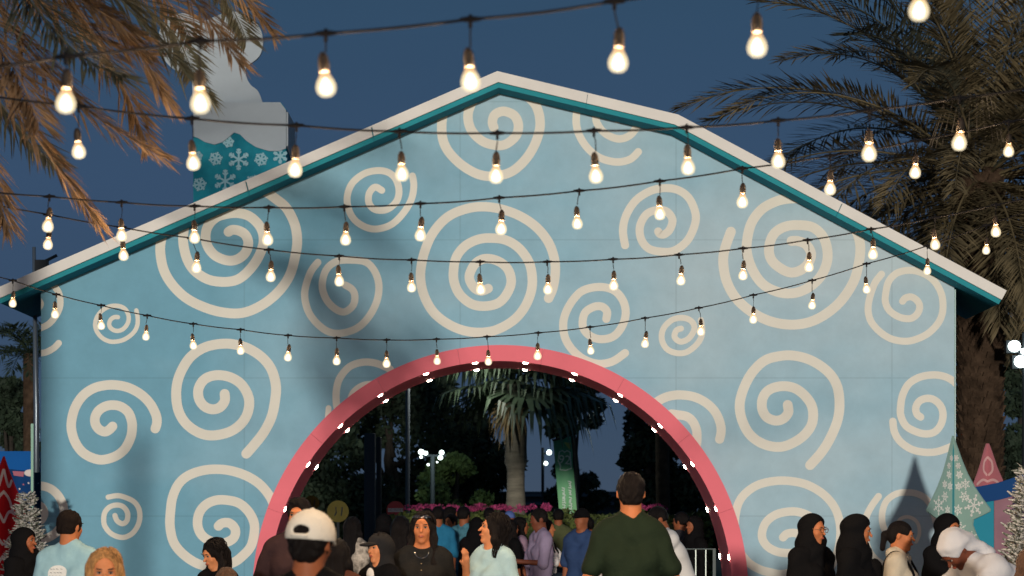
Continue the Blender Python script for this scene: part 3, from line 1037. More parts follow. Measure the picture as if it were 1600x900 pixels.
class Person:
    def __init__(s, label, px, py, Y, yaw=0, head=(0, 0, 0), skin='tan', female=False, width=1.0, bend=None, arms=None,
                 grp='people in the square', detail=1, top=None):
        """px, py: centre of the head in the photo; yaw 0 faces the camera, 90 faces photo-right"""
        s.detail = detail
        hz = EYE - (py - HZ) / FPX * Y
        s.bend = bend
        s.w = width * (0.88 if female else 1.0)
        s.female = female
        # skeleton in the local frame of a 1.75 m figure
        s.pel = np.array((0, 0, 0.95), np.float32)
        s.che = np.array((0, 0, 1.27), np.float32)
        s.sho = np.array((0, 0.005, 1.425), np.float32)
        s.piv = PIV.copy()
        if bend:
            a = radians(bend)
            def rot(p):
                v = p - s.pel
                return s.pel + np.array((v[0], v[1] * cos(a) - v[2] * sin(a), v[1] * sin(a) + v[2] * cos(a)), np.float32)
            s.che, s.sho, s.piv = rot(s.che), rot(s.sho), rot(s.piv)
            s.pel = s.pel + np.array((0, 0.10, 0), np.float32)
            s.che, s.sho, s.piv = [v + np.array((0, 0.10, 0), np.float32) for v in (s.che, s.sho, s.piv)]
        s.Rh = R3(*head)
        hc = Vector(s.piv) + s.Rh @ Vector((0, -0.01, HCZ))
        s.s = hz / hc.z
        yr = Matrix.Rotation(radians(yaw), 3, 'Z')
        c = P(px, py, Y)
        off = yr @ Vector((hc.x, hc.y, 0)) * s.s
        s.o = None
        s.loc = (c.x - off.x, c.y - off.y, 0)
        s.yaw = radians(yaw)
        w = s.w
        s.arms = []
        for sd_, key in ((1, 'L'), (-1, 'R')):
            sh = s.sho + np.array((sd_ * 0.165 * w, 0.0, -0.02), np.float32)
            el = sh + np.array((sd_ * 0.045, 0.015, -0.28), np.float32)
            wr = el + np.array((sd_ * 0.0, -0.06, -0.25), np.float32)
            if arms and key in arms:
                el, wr = [np.array(v, np.float32) for v in arms[key]]
            s.arms.append((sh, el, wr))
        s.skin = SKIN[skin]
        me = s.mesh('person', s.body, s.skin)
        s.o = obj('person', me, None, None, s.loc)
        s.o.rotation_euler = (0, 0, s.yaw)
        tag(s.o, label, 'person', grp)
        if detail:
            s.face(detail)

    # ---- grids
    def grid(s, lo, hi, h):
        return [np.arange(lo[k], hi[k] + h, h, dtype=np.float32) for k in range(3)]

    def hq(s, p):
        M = np.array(s.Rh, np.float32)
        return (p - s.piv) @ M

    def mesh(s, name, fn, m, lo=None, hi=None, h=None):
        if lo is None:
            pts = [s.pel, s.che, s.sho, s.piv] + [q for a in s.arms for q in a]
            mn = np.min(pts, 0) - 0.24
            mx = np.max(pts, 0) + 0.24
            mn[2] = -0.02
            mx[2] = max(mx[2], s.piv[2] + 0.27)
            h = h or (0.011 if s.detail else 0.018)
            xs = np.arange(mn[0], mx[0], h)
            ys = np.arange(mn[1], mx[1], h)
            lim = 1.12
            zs = np.concatenate([np.arange(mn[2], lim, 0.028), np.arange(lim, mx[2], h if not s.bend else h)])
            if s.bend:
                zs = np.concatenate([np.arange(mn[2], 0.8, 0.028), np.arange(0.8, mx[2], h)])
        else:
            xs, ys, zs = s.grid(lo, hi, h or (0.008 if s.detail else 0.014))
        V, F = nets(xs, ys, zs, fn)
        me = np_mesh(name, V * s.s, F)
        me.materials.append(m)
        return me

    def hmesh(s, name, fn, m, ext=0.2, zlo=-0.45, zhi=0.27, h=None):
        """hair / head cloth: grid in body frame around the head; fn gets (p, q)"""
        p0 = s.piv
        c = np.array(s.Rh @ Vector((0, 0, 0.12)), np.float32) + p0
        lo = (c[0] - ext, c[1] - ext, p0[2] + zlo)
        hi = (c[0] + ext, c[1] + ext, p0[2] + zhi)
        me = s.mesh(name, lambda p: fn(p, s.hq(p)), m, lo, hi, h)
        return obj(name, me, None, s.o)

    # ---- body
    def torso(s, p, g=0.0):
        w = s.w
        ux = np.array((1, 0, 0), np.float32)
        wa = s.pel * 0.45 + s.che * 0.55 + np.array((0, 0.005, 0), np.float32)
        d = None
        for sd_ in (-1, 1):
            hipw = 0.075 if not s.female else 0.085
            a = _cap(p, s.pel + sd_ * hipw * ux, wa + sd_ * 0.055 * w * ux, 0.098 + g, 0.082 + g)
            b_ = _cap(p, wa + sd_ * 0.055 * w * ux, s.che + sd_ * 0.078 * w * ux, 0.082 + g, 0.098 + g)
            c = _cap(p, s.che + sd_ * 0.078 * w * ux, s.sho + sd_ * 0.125 * w * ux, 0.098 + g, 0.052 + g)
            t = _cap(p, s.sho + sd_ * 0.15 * w * ux, s.piv * 0.7 + s.sho * 0.3 + sd_ * 0.02 * ux, 0.045 + g, 0.045 + g)
            e_ = _smin(_smin(a, b_, 0.04), _smin(c, t, 0.04), 0.04)
            if s.female:
                fr = np.array((sd_ * 0.07, -0.075, 0), np.float32)
                e_ = _smin(e_, _ell(p, s.che + fr, (0.06 + g, 0.055 + g, 0.065 + g)), 0.04)
            d = e_ if d is None else _smin(d, e_, 0.04)
        if g > 0.012:
            d = _smin(d, _ell(p, s.sho + np.array((0, 0.004, -0.015), np.float32), (0.10 + g, 0.068 + g, 0.065 + g)), 0.04)
        return d

    def legs(s, p, g=0.0, top=0.93):
        d = None
        for sd_ in (-1, 1):
            a = _cap(p, (sd_ * 0.09, s.pel[1], s.pel[2] - 0.02), (sd_ * 0.10, s.pel[1] - 0.01, 0.50), 0.088 + g, 0.056 + g)
            b_ = _cap(p, (sd_ * 0.10, s.pel[1] - 0.01, 0.50), (sd_ * 0.10, s.pel[1] + 0.02, 0.09), 0.056 + g, 0.038 + g * 1.3)
            e_ = _smin(a, b_, 0.03)
            d = e_ if d is None else _smin(d, e_, 0.015)
        return d

    def arm(s, p, k, g=0.0, upto=1.0):
        sh, el, wr = s.arms[k]
        if upto <= 0.6:
            e2 = sh + (el - sh) * (upto / 0.5 if upto < 0.5 else 1.0)
            return _cap(p, sh, e2, 0.050 + g, 0.043 + g * 1.4)
        d = _cap(p, sh, el, 0.050 + g, 0.038 + g)
        return _smin(d, _cap(p, el, wr, 0.037 + g, 0.026 + g * 1.2), 0.02)

    def body(s, p):
        d = _smin(s.torso(p), s.legs(p), 0.03)
        for k, (sh, el, wr) in enumerate(s.arms):
            d = _smin(d, s.arm(p, k), 0.025)
            dr = wr - el
            dr = dr / np.linalg.norm(dr)
            side = np.cross(dr, np.array((0, 1, 0), np.float32) if abs(dr[1]) < 0.8 else np.array((1, 0, 0), np.float32))
            side /= np.linalg.norm(side)
            nrm = np.cross(dr, side)
            d = _smin(d, _cap(p, wr, wr + dr * 0.07, 0.028, 0.030), 0.012)
            for j in range(4):
                o_ = nrm * (0.021 * (1.5 - j) / 1.5)
                kn = wr + dr * 0.085 + o_
                ln = (0.075, 0.085, 0.08, 0.062)[j]
                mid = kn + dr * ln * 0.55
                d = _smin(d, _cap(p, kn, mid, 0.0095, 0.009), 0.006)
                d = _smin(d, _cap(p, mid, mid + dr * ln * 0.3 + side * 0.02, 0.009, 0.008), 0.004)
            tb = wr + dr * 0.03 + nrm * 0.028
            d = _smin(d, _cap(p, tb, tb + dr * 0.05 + nrm * 0.025, 0.011, 0.009), 0.008)
        for sd_ in (-1, 1):
            f0 = (sd_ * 0.10, s.pel[1] + 0.03, 0.045)
            d = _smin(d, _cap(p, f0, (sd_ * 0.11, s.pel[1] - 0.15, 0.032), 0.043, 0.034), 0.03)
        dh = head_sdf(s.hq(p))
        neck = _cap(p, s.piv + np.array(s.Rh @ Vector((0, 0.015, 0.03)), np.float32), s.sho + np.array((0, 0.005, 0.01), np.float32), 0.054, 0.062)
        return _smin(_smin(d, neck, 0.035), dh, 0.02)

    def hpt(s, v):
        return (Vector(s.piv) + s.Rh @ Vector(v)) * s.s

    def bit(s, name, m, v, r, rot=None):
        mb = MB()
        mb.ell((0, 0, 0), [q * s.s for q in r], 10, 6, s.Rh if rot is None else s.Rh @ rot)
        return mb.build(name, m, s.o, smooth=True, loc=s.hpt(v))

    def face(s, detail):
        for sd_ in (-1, 1):
            s.bit('eye', eye_m, (sd_ * 0.030, -0.0815, HCZ + 0.011), (0.0135, 0.008, 0.0065))
            s.bit('iris', iris_m, (sd_ * 0.030, -0.0872, HCZ + 0.011), (0.0062, 0.004, 0.0062))
            s.bit('eyelid', brow_m, (sd_ * 0.030, -0.0865, HCZ + 0.0175), (0.0155, 0.005, 0.0024))
            s.bit('eyebrow', brow_m, (sd_ * 0.031, -0.0945, HCZ + 0.033), (0.018, 0.005, 0.0038), Matrix.Rotation(radians(-8 * sd_), 3, 'Y'))
        s.bit('lips', lip_m, (0, -0.0975, HCZ - 0.055), (0.0215, 0.009, 0.0085))

    # ---- folds for garments
    def fold(s, p, a=0.005):
        return a * (np.sin(p[..., 0] * 21 + p[..., 2] * 9 + 1.5 * np.sin(p[..., 2] * 13 + s.loc[0] * 5)) * 0.6 +
                    np.sin(p[..., 2] * 34 + p[..., 0] * 25 + p[..., 1] * 17 + s.loc[0]) * 0.4 +
                    np.sin(p[..., 0] * 55 - p[..., 2] * 18 + 2 * np.sin(p[..., 2] * 7)) * 0.3)

    def neckcut(s, p, r=0.075, up=0.0):
        """removes cloth around the neck opening"""
        c = s.piv + np.array((0, -0.048, 0.035 + up * 0.5), np.float32)
        return -_ell(p, c, (r, r + 0.01, 0.075))

    def tee(s, m, sleeve=0.42, hem=0.86, neck=0.075, g=0.020, name='shirt', up=0.0):
        def f(p):
            d = s.torso(p, g)
            for k in (0, 1):
                d = _smin(d, s.arm(p, k, g * 1.0, sleeve), 0.014)
            big = 0.006 * np.sin(18 * p[..., 2] + 14 * np.abs(p[..., 0]) + 2.2 * np.sin(9 * p[..., 0] + s.loc[0])) * np.clip((1.42 - p[..., 2]) * 5, 0, 1)
            co_ = s.piv * 0.62 + s.sho * 0.38
            d = _smin(d, _cap(p, s.sho, co_ + np.array((0, 0.006, 0), np.float32), 0.075 + g * 0.5, 0.060 + g * 0.35), 0.03)
            d = d + s.fold(p, 0.006) + big
            d = _smax(d, s.neckcut(p, neck, up), 0.008)
            if hem is not None:
                d = np.maximum(d, hem - p[..., 2])
            if sleeve > 0.6:
                pass
            return d
        return obj(name, s.mesh(name, f, m), None, s.o)

    def trousers(s, m, hem=0.06, top=0.98):
        def f(p):
            d = _smin(s.legs(p, 0.016), s.torso(p, 0.010), 0.03) + s.fold(p, 0.003)
            return np.maximum(np.maximum(d, p[..., 2] - top), hem - p[..., 2])
        return obj('trousers', s.mesh('trousers', f, m), None, s.o)

    def robe(s, m, name='abaya', hem=0.05, sleeve=1.0, neck=0.07, g=0.028):
        def f(p):
            d = s.torso(p, g)
            for k in (0, 1):
                d = _smin(d, s.arm(p, k, g * 1.1, 1.0), 0.05)
            px_, py_ = float(s.pel[0]), float(s.pel[1])
            sk = _cap(p, (-0.06, py_, 1.0), (-0.10, py_ + 0.01, 0.12), 0.12 + g, 0.15 + g)
            sk2 = _cap(p, (0.06, py_, 1.0), (0.10, py_ + 0.01, 0.12), 0.12 + g, 0.15 + g)
            d = _smin(_smin(sk, sk2, 0.06), d, 0.05) + s.fold(p, 0.009)
            d = _smax(d, s.neckcut(p, neck), 0.01)
            return np.maximum(d, hem - p[..., 2])
        return obj(name, s.mesh(name, f, m), None, s.o)

    # ---- head wear and hair
    def short_hair(s, m=None, nape=-0.045, fade=False, thick=0.010, side=0.0, quiff=0.0, name='hair'):
        def f(p, q):
            d = _ell(q, (0, 0.016, HCZ + 0.030), (0.076 + thick, 0.096 + thick, 0.092 + thick))
            if quiff:
                d = _smin(d, _ell(q, (0, -0.045, HCZ + 0.105), (0.055, 0.040, 0.028)), 0.03)
            d = _smin(d, _ell(q, (0, 0.055, HCZ - 0.025), (0.062 + thick / 2, 0.048 + thick / 2, 0.062)), 0.02)
            d = d + 0.0030 * np.sin(q[..., 0] * 150 + 3 * np.sin(q[..., 1] * 40) + q[..., 2] * 40) + 0.0028 * np.sin(q[..., 1] * 90 + q[..., 2] * 100 + 4 * np.sin(q[..., 0] * 50))
            d = _smax(d, -_ell(q, (0, -0.105, HCZ - 0.015), (0.072, 0.072, 0.092)), 0.012)
            d = _smax(d, (HCZ + nape) - q[..., 2] - 0.25 * (q[..., 1] - 0.03) * -1 * 0, 0.01)
            for sd_ in (-1, 1):
                d = _smax(d, -_ell(q, (sd_ * 0.088, 0.000, HCZ - 0.022), (0.022, 0.030, 0.045)), 0.01)
            return d
        return s.hmesh(name, f, m or hair_black, 0.16, 0.0, 0.30)

    def long_hair(s, m=None, length=0.36, front=True, vol=0.0, part=0.0, name='hair', back=0.0, face=(0.062, 0.070, 0.088), fz=-0.012, sweep=None):
        """hair over the shoulders; curtains hang down in front on both sides when front is set"""
        def f(p, q):
            d = _ell(q, (0, 0.018, HCZ + 0.026), (0.090 + vol, 0.110 + vol, 0.104))
            g = p - s.piv
            # mass behind the neck, hangs straight down in the body frame
            d = _smin(d, _cap(g, (-0.035, 0.045 + back, 0.10), (-0.045, 0.085 + back, 0.10 - length), 0.060 + vol, 0.045), 0.05)
            d = _smin(d, _cap(g, (0.035, 0.045 + back, 0.10), (0.045, 0.085 + back, 0.10 - length), 0.060 + vol, 0.045), 0.05)
            hd = np.array(s.Rh @ Vector((0, 0, 0)), np.float32)
            for sd_ in (-1, 1):
                t0 = np.array(s.Rh @ Vector((sd_ * 0.072, 0.0, HCZ + 0.02)), np.float32)
                t1 = np.array(s.Rh @ Vector((sd_ * 0.086, 0.0, HCZ - 0.08)), np.float32)
                e_ = _cap(g, t0, t1, 0.026 + vol, 0.028 + vol)
                if front and (sweep is None or sweep == sd_ or sweep == 0):
                    t2 = t1 + np.array((sd_ * 0.010, -0.115, -length * 0.75), np.float32)
                else:
                    t2 = t1 + np.array((sd_ * 0.0, 0.06, -length * 0.6), np.float32)
                e_ = _smin(e_, _cap(g, t1, t2, 0.030 + vol, 0.026), 0.03)
                d = _smin(d, e_, 0.03)
            d = d + 0.0030 * np.sin(p[..., 0] * 130 + 4 * np.sin(p[..., 2] * 11)) + 0.0022 * np.sin(p[..., 1] * 110 + 3 * np.sin(p[..., 2] * 14))
            cut = _ell(q, (0, -0.100, HCZ + fz), face)
            d = _smax(d, -cut, 0.012)
            # keep the front of the neck clear
            d = _smax(d, -_ell(q, (0, -0.09, HCZ - 0.15), (0.052, 0.085, 0.11)), 0.015)
            return d
        return s.hmesh(name, f, m or hair_black, 0.21, 0.04 - length, 0.28)

    def strands(s, m, n=64, part=0.02, length=0.26, rad=0.0034):
        """loose locks laid over the hair from the parting down past the ears"""
        r_ = np.random.RandomState(3)
        mb = MB()
        for i in range(n):
            y = -0.062 + 0.165 * i / n + r_.uniform(-0.008, 0.008)
            sg = 1 if i % 2 else -1
            pts = []
            f = sqrt(max(0.02, 1 - ((y - 0.018) / 0.118) ** 2))
            wv = r_.uniform(0, 6)
            for k in range(9):
                th = radians(4 + 96 * k / 8)
                yy = y + 0.02 * sin(k * 0.8 + wv) * k / 8 + (0.05 if y < -0.02 else 0) * (k / 8)
                pts.append((sg * (part * (1 - k / 8) * sg + 0.097 * f * sin(th)), yy, HCZ + 0.026 + 0.110 * f * cos(th)))
            x9, y9, z9 = pts[-1]
            for k in range(1, 7):
                pts.append((x9 * (1 + 0.05 * k) + 0.006 * sin(k + wv), y9 * (1 - 0.1 * k) + 0.006 * cos(k * 1.3 + wv), z9 - length * k / 6))
            mb.tube([s.hpt(p) for p in pts], [rad * s.s * (0.6 + 0.5 * sin(pi * min(1, (k + 1) / 10))) for k in range(len(pts))], 5)
        o = mb.build('hair_strands', m, s.o, smooth=True)
        o['kind'] = 'stuff'
        return o

    def hijab(s, m=None, drape=0.34, opening=(0.092, 0.078, 0.086), name='hijab', wide=0.0, peak=0.0, oz=-0.022):
        def f(p, q):
            d = _ell(q, (0, 0.016, HCZ + 0.022), (0.092 + wide * 0.3, 0.114, 0.110 + peak))
            g = p - s.piv
            d = _smin(d, _ell(q, (0, -0.020, HCZ - 0.065), (0.080, 0.085, 0.085)), 0.05)
            d = _smin(d, _cap(g, (0, 0.02, 0.10), (0, 0.02, -0.04), 0.088, 0.105 + wide), 0.05)
            for sd_ in (-1, 1):
                d = _smin(d, _cap(g, (sd_ * 0.03, 0.01, 0.0), (sd_ * (0.10 + wide), 0.0, -drape * 0.55), 0.09, 0.095 + wide * 0.5), 0.06)
            d = _smin(d, _cap(g, (0, -0.01, 0.0), (0, -0.03, -drape * 0.8), 0.095, 0.10 + wide), 0.06)
            d = d + 0.0045 * np.sin(p[..., 2] * 46 + 26 * np.abs(p[..., 0]) + 9 * p[..., 1]) + s.fold(p, 0.003)
            d = _smax(d, -_ell(q, (0, -0.105, HCZ + oz), opening), 0.012)
            return d
        return s.hmesh(name, f, m or cloth_black, 0.26, 0.0 - drape, 0.28)


def at_person(*a, **k):
    return Person(*a, **k)


G1 = 'visitors near the house front'
# 1 far left
q = Person('person in black hijab and abaya in profile before the left frosted tree', 40, 846, 18.6, 62, (12, 2, 0), 'brown', True, grp=G1)
q.hijab(wide=0.0, drape=0.36)
q.robe(cloth_black)
# 2 light blue T-shirt, from behind
blue_tee = cloth('light_blue', (0.30, 0.50, 0.58))
q = Person('person seen from behind in light blue T-shirt with white print on the back', 111, 824, 16.4, 172, (-20, 4, 0), 'tan', width=1.08, grp=G1)
q.short_hair(hair_fade, nape=-0.055, thick=0.008)
t = q.tee(blue_tee, neck=0.068, up=0.012)
q.trousers(cloth('navy', (0.02, 0.03, 0.06)))
mb = MB()
s_ = q.s


def back_pt(x, z, y=0.13):
    return Vector((x, y, z)) * s_


pts_ = [(-0.005 + 0.068 * cos(a) * (1 if sin(a) > 0 else 1.02), 1.315 + (0.052 * sin(a) if sin(a) > 0 else 0.15 * sin(a))) for a in [2 * pi * k / 28 for k in range(28)]]


def on_back(q, items, m, name, y0=0.5, lift=0.004):
    """flat print laid on the back of a shirt: each item is a polygon of (x, z) corners"""
    t = [c for c in q.o.children if c.name.startswith('shirt')][0]
    from mathutils.bvhtree import BVHTree
    bv = BVHTree.FromPolygons([v.co for v in t.data.vertices], [tuple(p.vertices) for p in t.data.polygons])
    mb = MB()
    for poly in items:
        n = len(mb.v)
        vs = []
        for x, z in poly:
            h = bv.ray_cast(Vector((x, y0, z)) * q.s, Vector((0, -1, 0)))[0]
            if h is None:
                h = Vector((x, 0.12, z)) * q.s
            vs.append(tuple(h + Vector((0, lift, 0))))
        cc = sum((Vector(v) for v in vs), Vector()) / len(vs)
        hh = bv.ray_cast(Vector((cc.x, y0 * q.s, cc.z)), Vector((0, -1, 0)))[0]
        c = tuple((hh if hh is not None else cc) + Vector((0, lift * 1.3, 0)))
        mb.v += vs + [c]
        for i in range(len(vs)):
            mb.f.append((n + i, n + (i + 1) % len(vs), n + len(vs)))
    return mb.build(name, m, q.o)


on_back(q, [[(x + 0.06, z) for x, z in pts_]], mat('print_white', (0.72, 0.74, 0.74), 0.8), 'back_print')
st_ = []
for r_ in range(5):
    for k in range(4):
        x = 0.02 + k * 0.024 + 0.005 * sin(r_ * 3 + k)
        z = 1.335 - r_ * 0.026
        st_.append([(x, z), (x + 0.017, z + 0.004), (x + 0.016, z + 0.008), (x, z + 0.004)])
on_back(q, st_, mat('print_grey', (0.28, 0.30, 0.30), 0.8), 'print_lines', lift=0.008)
st_ = []
for k in range(6):
    x, z = -0.075 + 0.018 * k * 0.8, 1.205 + 0.012 * sin(k * 2.1)
    st_.append([(x + 0.011 * cos(a), z + 0.013 * sin(a)) for a in [2 * pi * j / 7 + k for j in range(7)]])
on_back(q, st_, mat('print_black', (0.01, 0.01, 0.012), 0.8), 'print_figures', lift=0.008)
# 3 blonde, close to the camera
q = Person('person with long blonde hair facing the camera at the lower left', 163, 895, 10.4, 8, (4, 8, 0), 'fair', True, grp=G1)
q.long_hair(hair_blonde, length=0.34, vol=0.002, face=(0.070, 0.085, 0.104), fz=-0.004)
q.strands(hair_blonde)
q.tee(cloth('cream', (0.5, 0.45, 0.38)))
q.trousers(cloth('navy', (0.02, 0.03, 0.06)))
# 4 looking down
q = Person('person with straight black hair looking down in front of the large lower left spiral', 333, 866, 16.6, -32, (-18, 22, 4), 'fair', True, grp=G1)
q.long_hair(length=0.40, vol=0.0, face=(0.056, 0.066, 0.084))
q.strands(hair_black, n=40, rad=0.0050, length=0.30)
q.tee(cloth_black, sleeve=1.0, neck=0.09)
q.trousers(cloth_black)
# 5 child
q = Person('small brown haired person, only the crown of the head showing beside the arch foot', 357, 908, 15.6, 150, (0, 0, 0), 'fair', True, grp=G1)
q.long_hair(hair_brown, length=0.25)
q.tee(cloth('cream', (0.5, 0.45, 0.38)))
q.trousers(cloth('navy', (0.02, 0.03, 0.06)))
# 6 dark shirt at the left foot of the arch
maroon = cloth('dark_plum', (0.035, 0.018, 0.020))
q = Person('person in dark plum shirt with sleeves rolled, half hidden behind the white cap', 467, 806, 17.0, -6, (-6, 4, 0), 'tan', width=1.22, grp=G1,
           arms={'L': ((0.30, 0.03, 1.15), (0.18, -0.16, 1.05)), 'R': ((-0.30, 0.03, 1.14), (-0.22, -0.16, 1.00))})
q.short_hair(quiff=1, thick=0.012)
q.tee(maroon, sleeve=1.0, neck=0.078)
q.trousers(cloth_black)
# 7 the white cap
q = Person('person seen from behind wearing a white baseball cap, closest to the camera', 488, 850, 8.5, 186, (-24, 4, -3), 'brown', width=1.0, grp=G1)
q.short_hair(hair_black, nape=-0.085, thick=0.010)


def capf(p, q_):
    d = _ell(q_, (0, 0.014, HCZ + 0.030), (0.099, 0.116, 0.108))
    d = np.maximum(d, (HCZ + 0.012) - q_[..., 2])
    d = np.maximum(d, -_ell(q_, (0, 0.014, HCZ + 0.020), (0.084, 0.101, 0.094)))
    d = _smax(d, -_ell(q_, (0, 0.125, HCZ + 0.048), (0.036, 0.050, 0.020)), 0.003)
    return d


cap_m = mat('cap_white', (0.70, 0.67, 0.60), 0.85, var=0.05, vscale=20, bump=0.2, bscale=80)
cp = q.hmesh('cap', capf, cap_m, 0.15, 0.05, 0.28, h=0.0055)
mb = MB()
a_ = [(0.100 * sin(t), 0.014 - 0.117 * cos(t) * -1 * -1, HCZ + 0.016) for t in [0]]
for sd_ in (1,):
    pts_ = []
    for k in range(9):
        t = radians(-20 + 5 * k)
        pts_.append(tuple(q.hpt((0.101 * sin(t), 0.014 + 0.119 * cos(t), HCZ + 0.026))))
    mb.tube(pts_, 0.008 * q.s, 6)
mb.build('cap_strap', cap_m, cp, smooth=True)
mb = MB()
for k in range(13):
    for j in range(2):
        t = radians(-62 + 124 * k / 12)
        r_ = (0.098, 0.175 - 0.03 * abs(k - 6) / 6)[j]
        mb.v.append(tuple(q.hpt((r_ * sin(t) * (1.0 if j == 0 else 0.62), 0.01 - r_ * cos(t), HCZ + 0.020 - 0.012 * j))))
for k in range(12):
    mb.f.append((2 * k, 2 * k + 1, 2 * k + 3, 2 * k + 2))
br = mb.build('cap_brim', cap_m, cp)
sm_ = br.modifiers.new('thick', 'SOLIDIFY')
sm_.thickness = 0.004
mb = MB()
mb.ell(tuple(q.hpt((0, 0.014, HCZ + 0.139))), (0.008, 0.008, 0.004), 8, 5)
mb.build('cap_button', cap_m, cp, smooth=True)
for ang in (-80, 80):
    mb = MB()
    pts_ = []
    for k in range(15):
        th = radians(8 + 74 * k / 14)
        for_ = (0.0995 * sin(th) * sin(radians(ang + 150)), 0.014 + 0.1165 * sin(th) * -cos(radians(ang + 150)), HCZ + 0.030 + 0.1085 * cos(th))
        pts_.append(tuple(q.hpt(for_)))
    mb.tube(pts_, 0.0012 * q.s, 4)
    mb.build('cap_seam', cap_m, cp)
q.tee(cloth_black, neck=0.07)
q.trousers(cloth_black)
# 7b brown top behind the cap
q = Person('person with dark hair and a brown top, mostly hidden behind the white cap', 527, 866, 15.6, 160, (0, 0, 0), 'brown', True, width=1.1, grp=G1)
q.long_hair(length=0.30, vol=0.01)
q.tee(cloth('brown', (0.10, 0.035, 0.022)), sleeve=1.0)
q.trousers(cloth_black)
# 8 hood and cap
hood_m = cloth('charcoal', (0.016, 0.016, 0.018))
q = Person('person wearing a black hood over a dark peaked cap, looking left under the arch', 591, 857, 16.4, -38, (-6, 4, 0), 'fair', True, grp=G1)
q.short_hair()


def hoodf(p, q_):
    g = p - q.piv
    d = _ell(q_, (0, 0.022, HCZ + 0.022), (0.100, 0.112, 0.112))
    d = _smin(d, _cap(g, (0, 0.03, 0.10), (0, 0.03, -0.06), 0.088, 0.11), 0.05)
    d = d + 0.004 * np.sin(p[..., 2] * 40 + 20 * p[..., 1])
    return _smax(d, -_ell(q_, (0, -0.10, HCZ - 0.045), (0.068, 0.090, 0.115)), 0.012)


q.hmesh('hood', hoodf, hood_m, 0.2, -0.16, 0.27)


def cap2(p, q_):
    d = _ell(q_, (0, 0.006, HCZ + 0.030), (0.086, 0.106, 0.098))
    d = np.maximum(d, (HCZ + 0.032) - q_[..., 2])
    vis = _ell(q_, (0, -0.125, HCZ + 0.040), (0.062, 0.072, 0.016))
    return _smin(d, vis, 0.01)


q.hmesh('cap', cap2, hood_m, 0.22, 0.05, 0.27)
q.tee(cloth_black, sleeve=1.0, neck=0.08)
q.trousers(cloth_black)
mb = MB()
mb.ell(tuple(Vector((0.0, -0.118, 1.43)) * q.s), (0.035, 0.012, 0.05), 10, 6)
mb.build('white_undershirt', mat('cloth_white', (0.72, 0.70, 0.68), 0.8), q.o, smooth=True)
# 9 sunglasses on the head
q = Person('person with long black hair and sunglasses pushed up on the head, facing the camera', 660, 826, 16.9, -2, (-2, 2, 0), 'tan', True, width=1.12, grp=G1)
q.long_hair(length=0.46, vol=-0.004, face=(0.062, 0.076, 0.096), fz=-0.008)
q.strands(hair_black, n=44, rad=0.0050, length=0.34)
q.tee(cloth('black_shirt', (0.012, 0.012, 0.012)), sleeve=0.55, neck=0.095)
q.trousers(cloth_black)
lens_m = mat('sunglass_lens', (0.02, 0.02, 0.025), 0.08, spec=0.9)
shiny = mat('bright_metal', (0.8, 0.8, 0.78), 0.2, metal=1.0)
sg_ = MB()
sg_.tube([q.hpt((0.075 * sin(t), 0.004 - 0.108 * cos(t) * 0.9, HCZ + 0.088)) for t in [radians(-75 + 15 * k) for k in range(11)]], 0.0035 * q.s, 6)
sg = sg_.build('sunglasses', shiny, q.o, smooth=True)
for sd_ in (-1, 1):
    l_ = MB()
    l_.ell((0, 0, 0), (0.026 * q.s, 0.006 * q.s, 0.015 * q.s), 12, 6, q.Rh @ Matrix.Rotation(radians(-35), 3, 'X'))
    l_.build('lens', lens_m, sg, smooth=True, loc=q.hpt((sd_ * 0.033, -0.090, HCZ + 0.094)))
for k in range(4):
    b_ = MB()
    b_.ell((0, 0, 0), (0.005 * q.s, 0.003, 0.005 * q.s), 8, 5)
    b_.build('shirt_button', mat('button_tan', (0.3, 0.22, 0.12), 0.4), q.o, loc=Vector((0, -0.128 - 0.004 * k, 1.38 - 0.05 * k)) * q.s)
nk = MB()
nk.tube([Vector((0.055 * sin(t), -0.075 - 0.04 * cos(t), 1.475 - 0.055 * cos(t))) * q.s for t in [radians(-80 + 16 * k) for k in range(11)]], 0.002, 5)
nk.build('necklace', shiny, q.o)
# 10 pale blue T-shirt, looking left
q = Person('person in pale blue T-shirt with long black hair looking left, hand raised to the chest', 770, 827, 16.6, -42, (-36, -8, 0), 'fair', True, width=1.0, grp=G1,
           arms={'L': ((0.22, 0.0, 1.14), (0.14, -0.18, 1.05)), 'R': ((-0.21, -0.05, 1.16), (-0.10, -0.18, 1.37))})
q.long_hair(length=0.30, front=False, vol=0.0, face=(0.060, 0.066, 0.092), fz=-0.016)
q.strands(hair_black, n=44, rad=0.0050, length=0.22)
q.tee(cloth('pale_blue', (0.36, 0.53, 0.58)), sleeve=0.5, neck=0.075)
q.trousers(cloth('navy', (0.02, 0.03, 0.06)))
# 11 green T-shirt from behind
q = Person('person from behind in dark green T-shirt standing in the middle of the arch', 985, 772, 14.6, 180, (4, 3, 0), 'tan', width=0.93, grp=G1,
           arms={'L': ((0.25, 0.03, 1.14), (0.19, -0.16, 1.0)), 'R': ((-0.25, 0.03, 1.14), (-0.19, -0.16, 1.0))})
q.short_hair(hair_black, nape=-0.07, thick=0.006)
q.tee(cloth('forest_green', (0.012, 0.022, 0.012)), sleeve=0.34, neck=0.066, g=0.018, up=0.01)
q.trousers(cloth_black)
# papers he carries
mb = MB()
mb.box(-0.035, 0.035, -0.004, 0.004, -0.05, 0.05)
o = mb.build('folded_paper', mat('paper_white', (0.72, 0.72, 0.72), 0.7, var=0.1, vscale=30), None)
o.location = P(934, 893, 14.9)
o.rotation_euler = (0.2, 0.5, 0.4)
tag(o, 'white folded paper held low beside the dark green T-shirt', 'paper')
